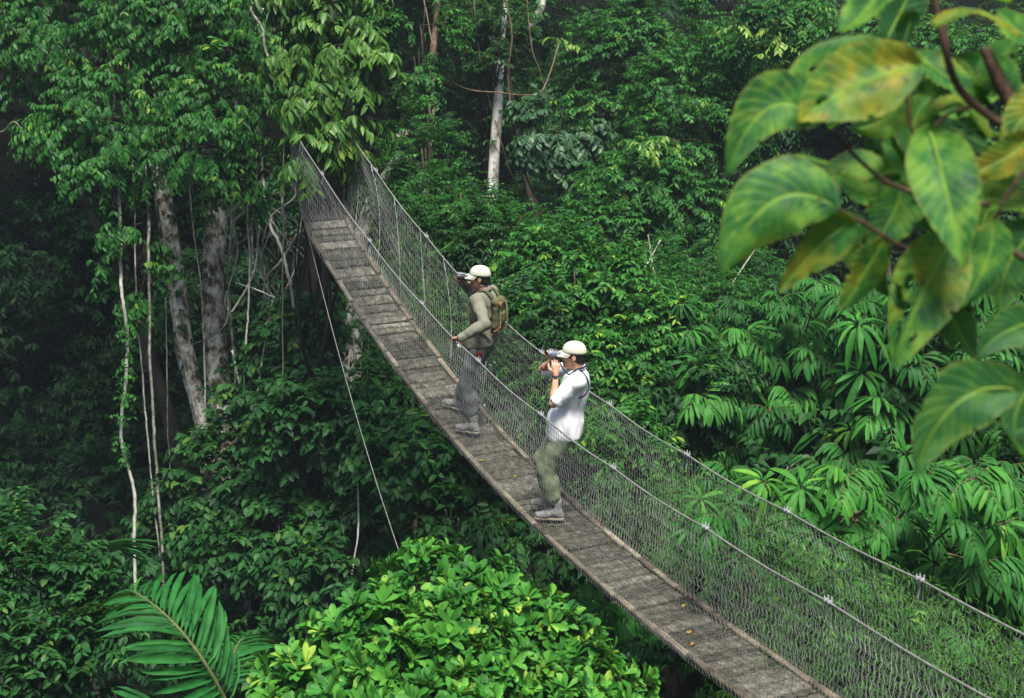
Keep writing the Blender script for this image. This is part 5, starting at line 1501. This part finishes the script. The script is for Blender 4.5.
for a in [((816, 122), (768, 108), (726, 175), 66, .34, 3.0, .35), ((797, 122), (822, 68), (884, 36), 50, .16, 3.06, -.5, (0, 0, 0), 1), ((916, 66), (850, 88), (797, 124), 84, .72, 2.96, .35, (0, 0, -.02), 1),
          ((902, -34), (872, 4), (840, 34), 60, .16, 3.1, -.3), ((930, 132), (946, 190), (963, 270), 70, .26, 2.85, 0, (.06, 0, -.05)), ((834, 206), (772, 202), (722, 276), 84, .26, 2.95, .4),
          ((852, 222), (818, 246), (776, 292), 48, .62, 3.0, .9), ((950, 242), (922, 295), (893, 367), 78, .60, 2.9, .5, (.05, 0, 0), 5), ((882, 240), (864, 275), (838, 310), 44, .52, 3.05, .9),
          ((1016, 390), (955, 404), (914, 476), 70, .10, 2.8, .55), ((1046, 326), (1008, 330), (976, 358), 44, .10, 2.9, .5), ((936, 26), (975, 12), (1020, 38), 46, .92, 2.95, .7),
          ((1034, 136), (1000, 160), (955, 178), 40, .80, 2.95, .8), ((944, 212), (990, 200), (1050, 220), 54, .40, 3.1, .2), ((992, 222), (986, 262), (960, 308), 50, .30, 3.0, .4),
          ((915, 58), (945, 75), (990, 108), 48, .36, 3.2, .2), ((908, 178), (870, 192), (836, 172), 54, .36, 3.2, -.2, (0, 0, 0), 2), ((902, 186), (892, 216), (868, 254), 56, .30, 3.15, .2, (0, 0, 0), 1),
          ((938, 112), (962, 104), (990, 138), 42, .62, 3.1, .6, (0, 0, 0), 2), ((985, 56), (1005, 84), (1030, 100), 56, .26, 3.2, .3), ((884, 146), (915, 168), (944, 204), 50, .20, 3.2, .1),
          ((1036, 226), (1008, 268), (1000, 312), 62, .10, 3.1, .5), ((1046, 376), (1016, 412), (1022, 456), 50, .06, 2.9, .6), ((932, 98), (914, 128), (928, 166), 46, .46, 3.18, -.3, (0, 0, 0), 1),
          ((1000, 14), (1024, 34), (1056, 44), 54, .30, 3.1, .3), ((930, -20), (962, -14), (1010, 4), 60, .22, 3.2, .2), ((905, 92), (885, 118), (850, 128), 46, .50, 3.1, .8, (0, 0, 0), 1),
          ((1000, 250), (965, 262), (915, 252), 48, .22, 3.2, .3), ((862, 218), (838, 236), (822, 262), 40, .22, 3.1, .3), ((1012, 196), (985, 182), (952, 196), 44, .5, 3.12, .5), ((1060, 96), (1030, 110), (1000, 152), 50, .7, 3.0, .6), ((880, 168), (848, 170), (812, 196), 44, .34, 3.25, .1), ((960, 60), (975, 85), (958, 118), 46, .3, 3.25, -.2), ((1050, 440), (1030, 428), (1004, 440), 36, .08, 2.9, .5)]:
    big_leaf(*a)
for k in range(34):
    x, y = r.uniform(845, 1035), r.uniform(10, 300)
    if x < 900 and y > 230: continue
    an = r.uniform(.2, PI - .2) * (1 if r.random() < .85 else -1); L = r.uniform(55, 95)
    tx, ty = x + math.cos(an) * L, y + math.sin(an) * L * .9
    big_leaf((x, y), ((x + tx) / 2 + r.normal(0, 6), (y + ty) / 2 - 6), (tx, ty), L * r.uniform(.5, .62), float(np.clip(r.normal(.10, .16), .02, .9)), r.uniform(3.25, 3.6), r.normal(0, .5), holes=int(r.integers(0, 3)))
for pts, rad in [([(928, -40), (937, 15), (944, 45), (954, 84), (974, 106), (1010, 130), (1045, 150)], (7, 8, 9)), ([(984, 48), (1000, 82), (1024, 130), (1055, 190), (1100, 300)], (11, 19, 26)),
                 ([(905, 90), (911, 125), (918, 152), (936, 182)], (3.6, 4.5)), ([(836, 132), (856, 158), (886, 183), (930, 198), (990, 205)], (4, 6)), ([(832, 206), (862, 222), (900, 247), (945, 262), (1000, 262)], (4, 6)),
                 ([(974, 228), (1000, 246), (1045, 268), (1090, 290)], (6, 8)), ([(1012, 392), (1045, 386), (1090, 380)], (4, 7)), ([(930, 130), (950, 112), (975, 106)], (3, 4)), ([(944, 25), (948, 50)], (5, 5)), ([(992, 224), (1004, 200), (1024, 170), (1040, 165)], (3, 5)), ([(950, 242), (972, 232), (990, 240)], (4, 5))]:
    n = 26; c = np.array([W(x, y, 3.05 if rad[-1] < 15 else 3.12) for x, y in pts]); u = np.linspace(0, len(c) - 1, n); i = np.clip(u.astype(int), 0, len(c) - 2); f = (u - i)[:, None]
    q = c[i] * (1 - f) + c[i + 1] * f
    for _ in range(4): q[1:-1] = (q[:-2] + 2 * q[1:-1] + q[2:]) / 4
    rr = np.interp(np.linspace(0, 1, n), np.linspace(0, 1, len(rad)), rad) * 3.05 / F_PX * .5
    rr = rr * (1 + .10 * vnoise(q, 30, 2))
    mb = MB(); mb.tube(q, rr, 10); mb.build('stem', M['stem_foreground'], br, smooth=True, origin=bo)
e = W(1100, 300, 3.12); gb = np.array([e[0] + .5, e[1] + .2, 0]); gb[2] = gz(gb[0], gb[1])
mb = MB(); limb(mb, gb, e + [.15, .05, -.4], .09, .03, r, wob=.01, n=14, sides=10); limb(mb, e + [.15, .05, -.4], W(1045, 268, 3.05), .03, .012, r, n=8); limb(mb, e + [.15, .05, -.4], e, .03, .024, r, n=6)
limb(mb, e + [.15, .05, -.4], W(1090, 380, 3.05), .02, .012, r, n=6)
mb.build('trunk', M['bark_brown'], br, smooth=True, origin=bo)
# ------------------------------------------------------------------ camera, sky, sun
cam = bpy.data.cameras.new('camera'); co = bpy.data.objects.new('camera', cam); COL.objects.link(co)
cam.sensor_width = 36; cam.lens = F_PX / 1024 * 36
cam.clip_start = .05; cam.clip_end = 2000
co.rotation_euler = (PI / 2 - PITCH, 0, 0)
cam.dof.use_dof = True; cam.dof.focus_distance = 14.6; cam.dof.aperture_fstop = 3.6
SC.camera = co
w = bpy.data.worlds.new('World'); SC.world = w; w.use_nodes = True
nt = w.node_tree; bg = nt.nodes['Background']
sky = nt.nodes.new('ShaderNodeTexSky'); sky.sky_type = 'NISHITA'; sky.sun_disc = False
SUN_EL, SUN_AZ = math.radians(70), math.radians(165)      # azimuth clockwise from +Y
sky.sun_elevation = SUN_EL; sky.sun_rotation = SUN_AZ
sky.dust_density = 3; sky.air_density = 1
nt.links.new(sky.outputs[0], bg.inputs[0]); bg.inputs[1].default_value = .05
sl = bpy.data.lights.new('sun', 'SUN'); sl.energy = 3.7; sl.angle = math.radians(22); sl.color = (1, .97, .91)
so = bpy.data.objects.new('sun', sl); COL.objects.link(so)
dv = Vector((math.sin(SUN_AZ) * math.cos(SUN_EL), math.cos(SUN_AZ) * math.cos(SUN_EL), math.sin(SUN_EL)))
so.rotation_euler = dv.to_track_quat('Z', 'Y').to_euler(); so.location = dv * 40
SC.view_settings.view_transform = 'Standard'; SC.view_settings.look = 'None'
SC.view_settings.exposure = 1.2; SC.view_settings.gamma = 1
SC.cycles.max_bounces = 6; SC.cycles.diffuse_bounces = 2; SC.cycles.glossy_bounces = 2; SC.cycles.transmission_bounces = 4
SC.cycles.caustics_reflective = False; SC.cycles.caustics_refractive = False
SC.cycles.use_denoising = True

# humid air
mb = MB(); mb.box((0, 90, 3), (340, 0, 0), (0, 335, 0), (0, 0, 19.5))
m, nt, out = mat_new('humid air')
pv = nt.nodes.new('ShaderNodeVolumePrincipled'); pv.inputs['Color'].default_value = (.70, .80, 1, 1); pv.inputs['Density'].default_value = .0009; pv.inputs['Anisotropy'].default_value = .2
nt.links.new(pv.outputs[0], out.inputs['Volume'])
hz = mb.build('haze', m); tag(hz, kind='stuff')
SC.cycles.volume_bounces = 1
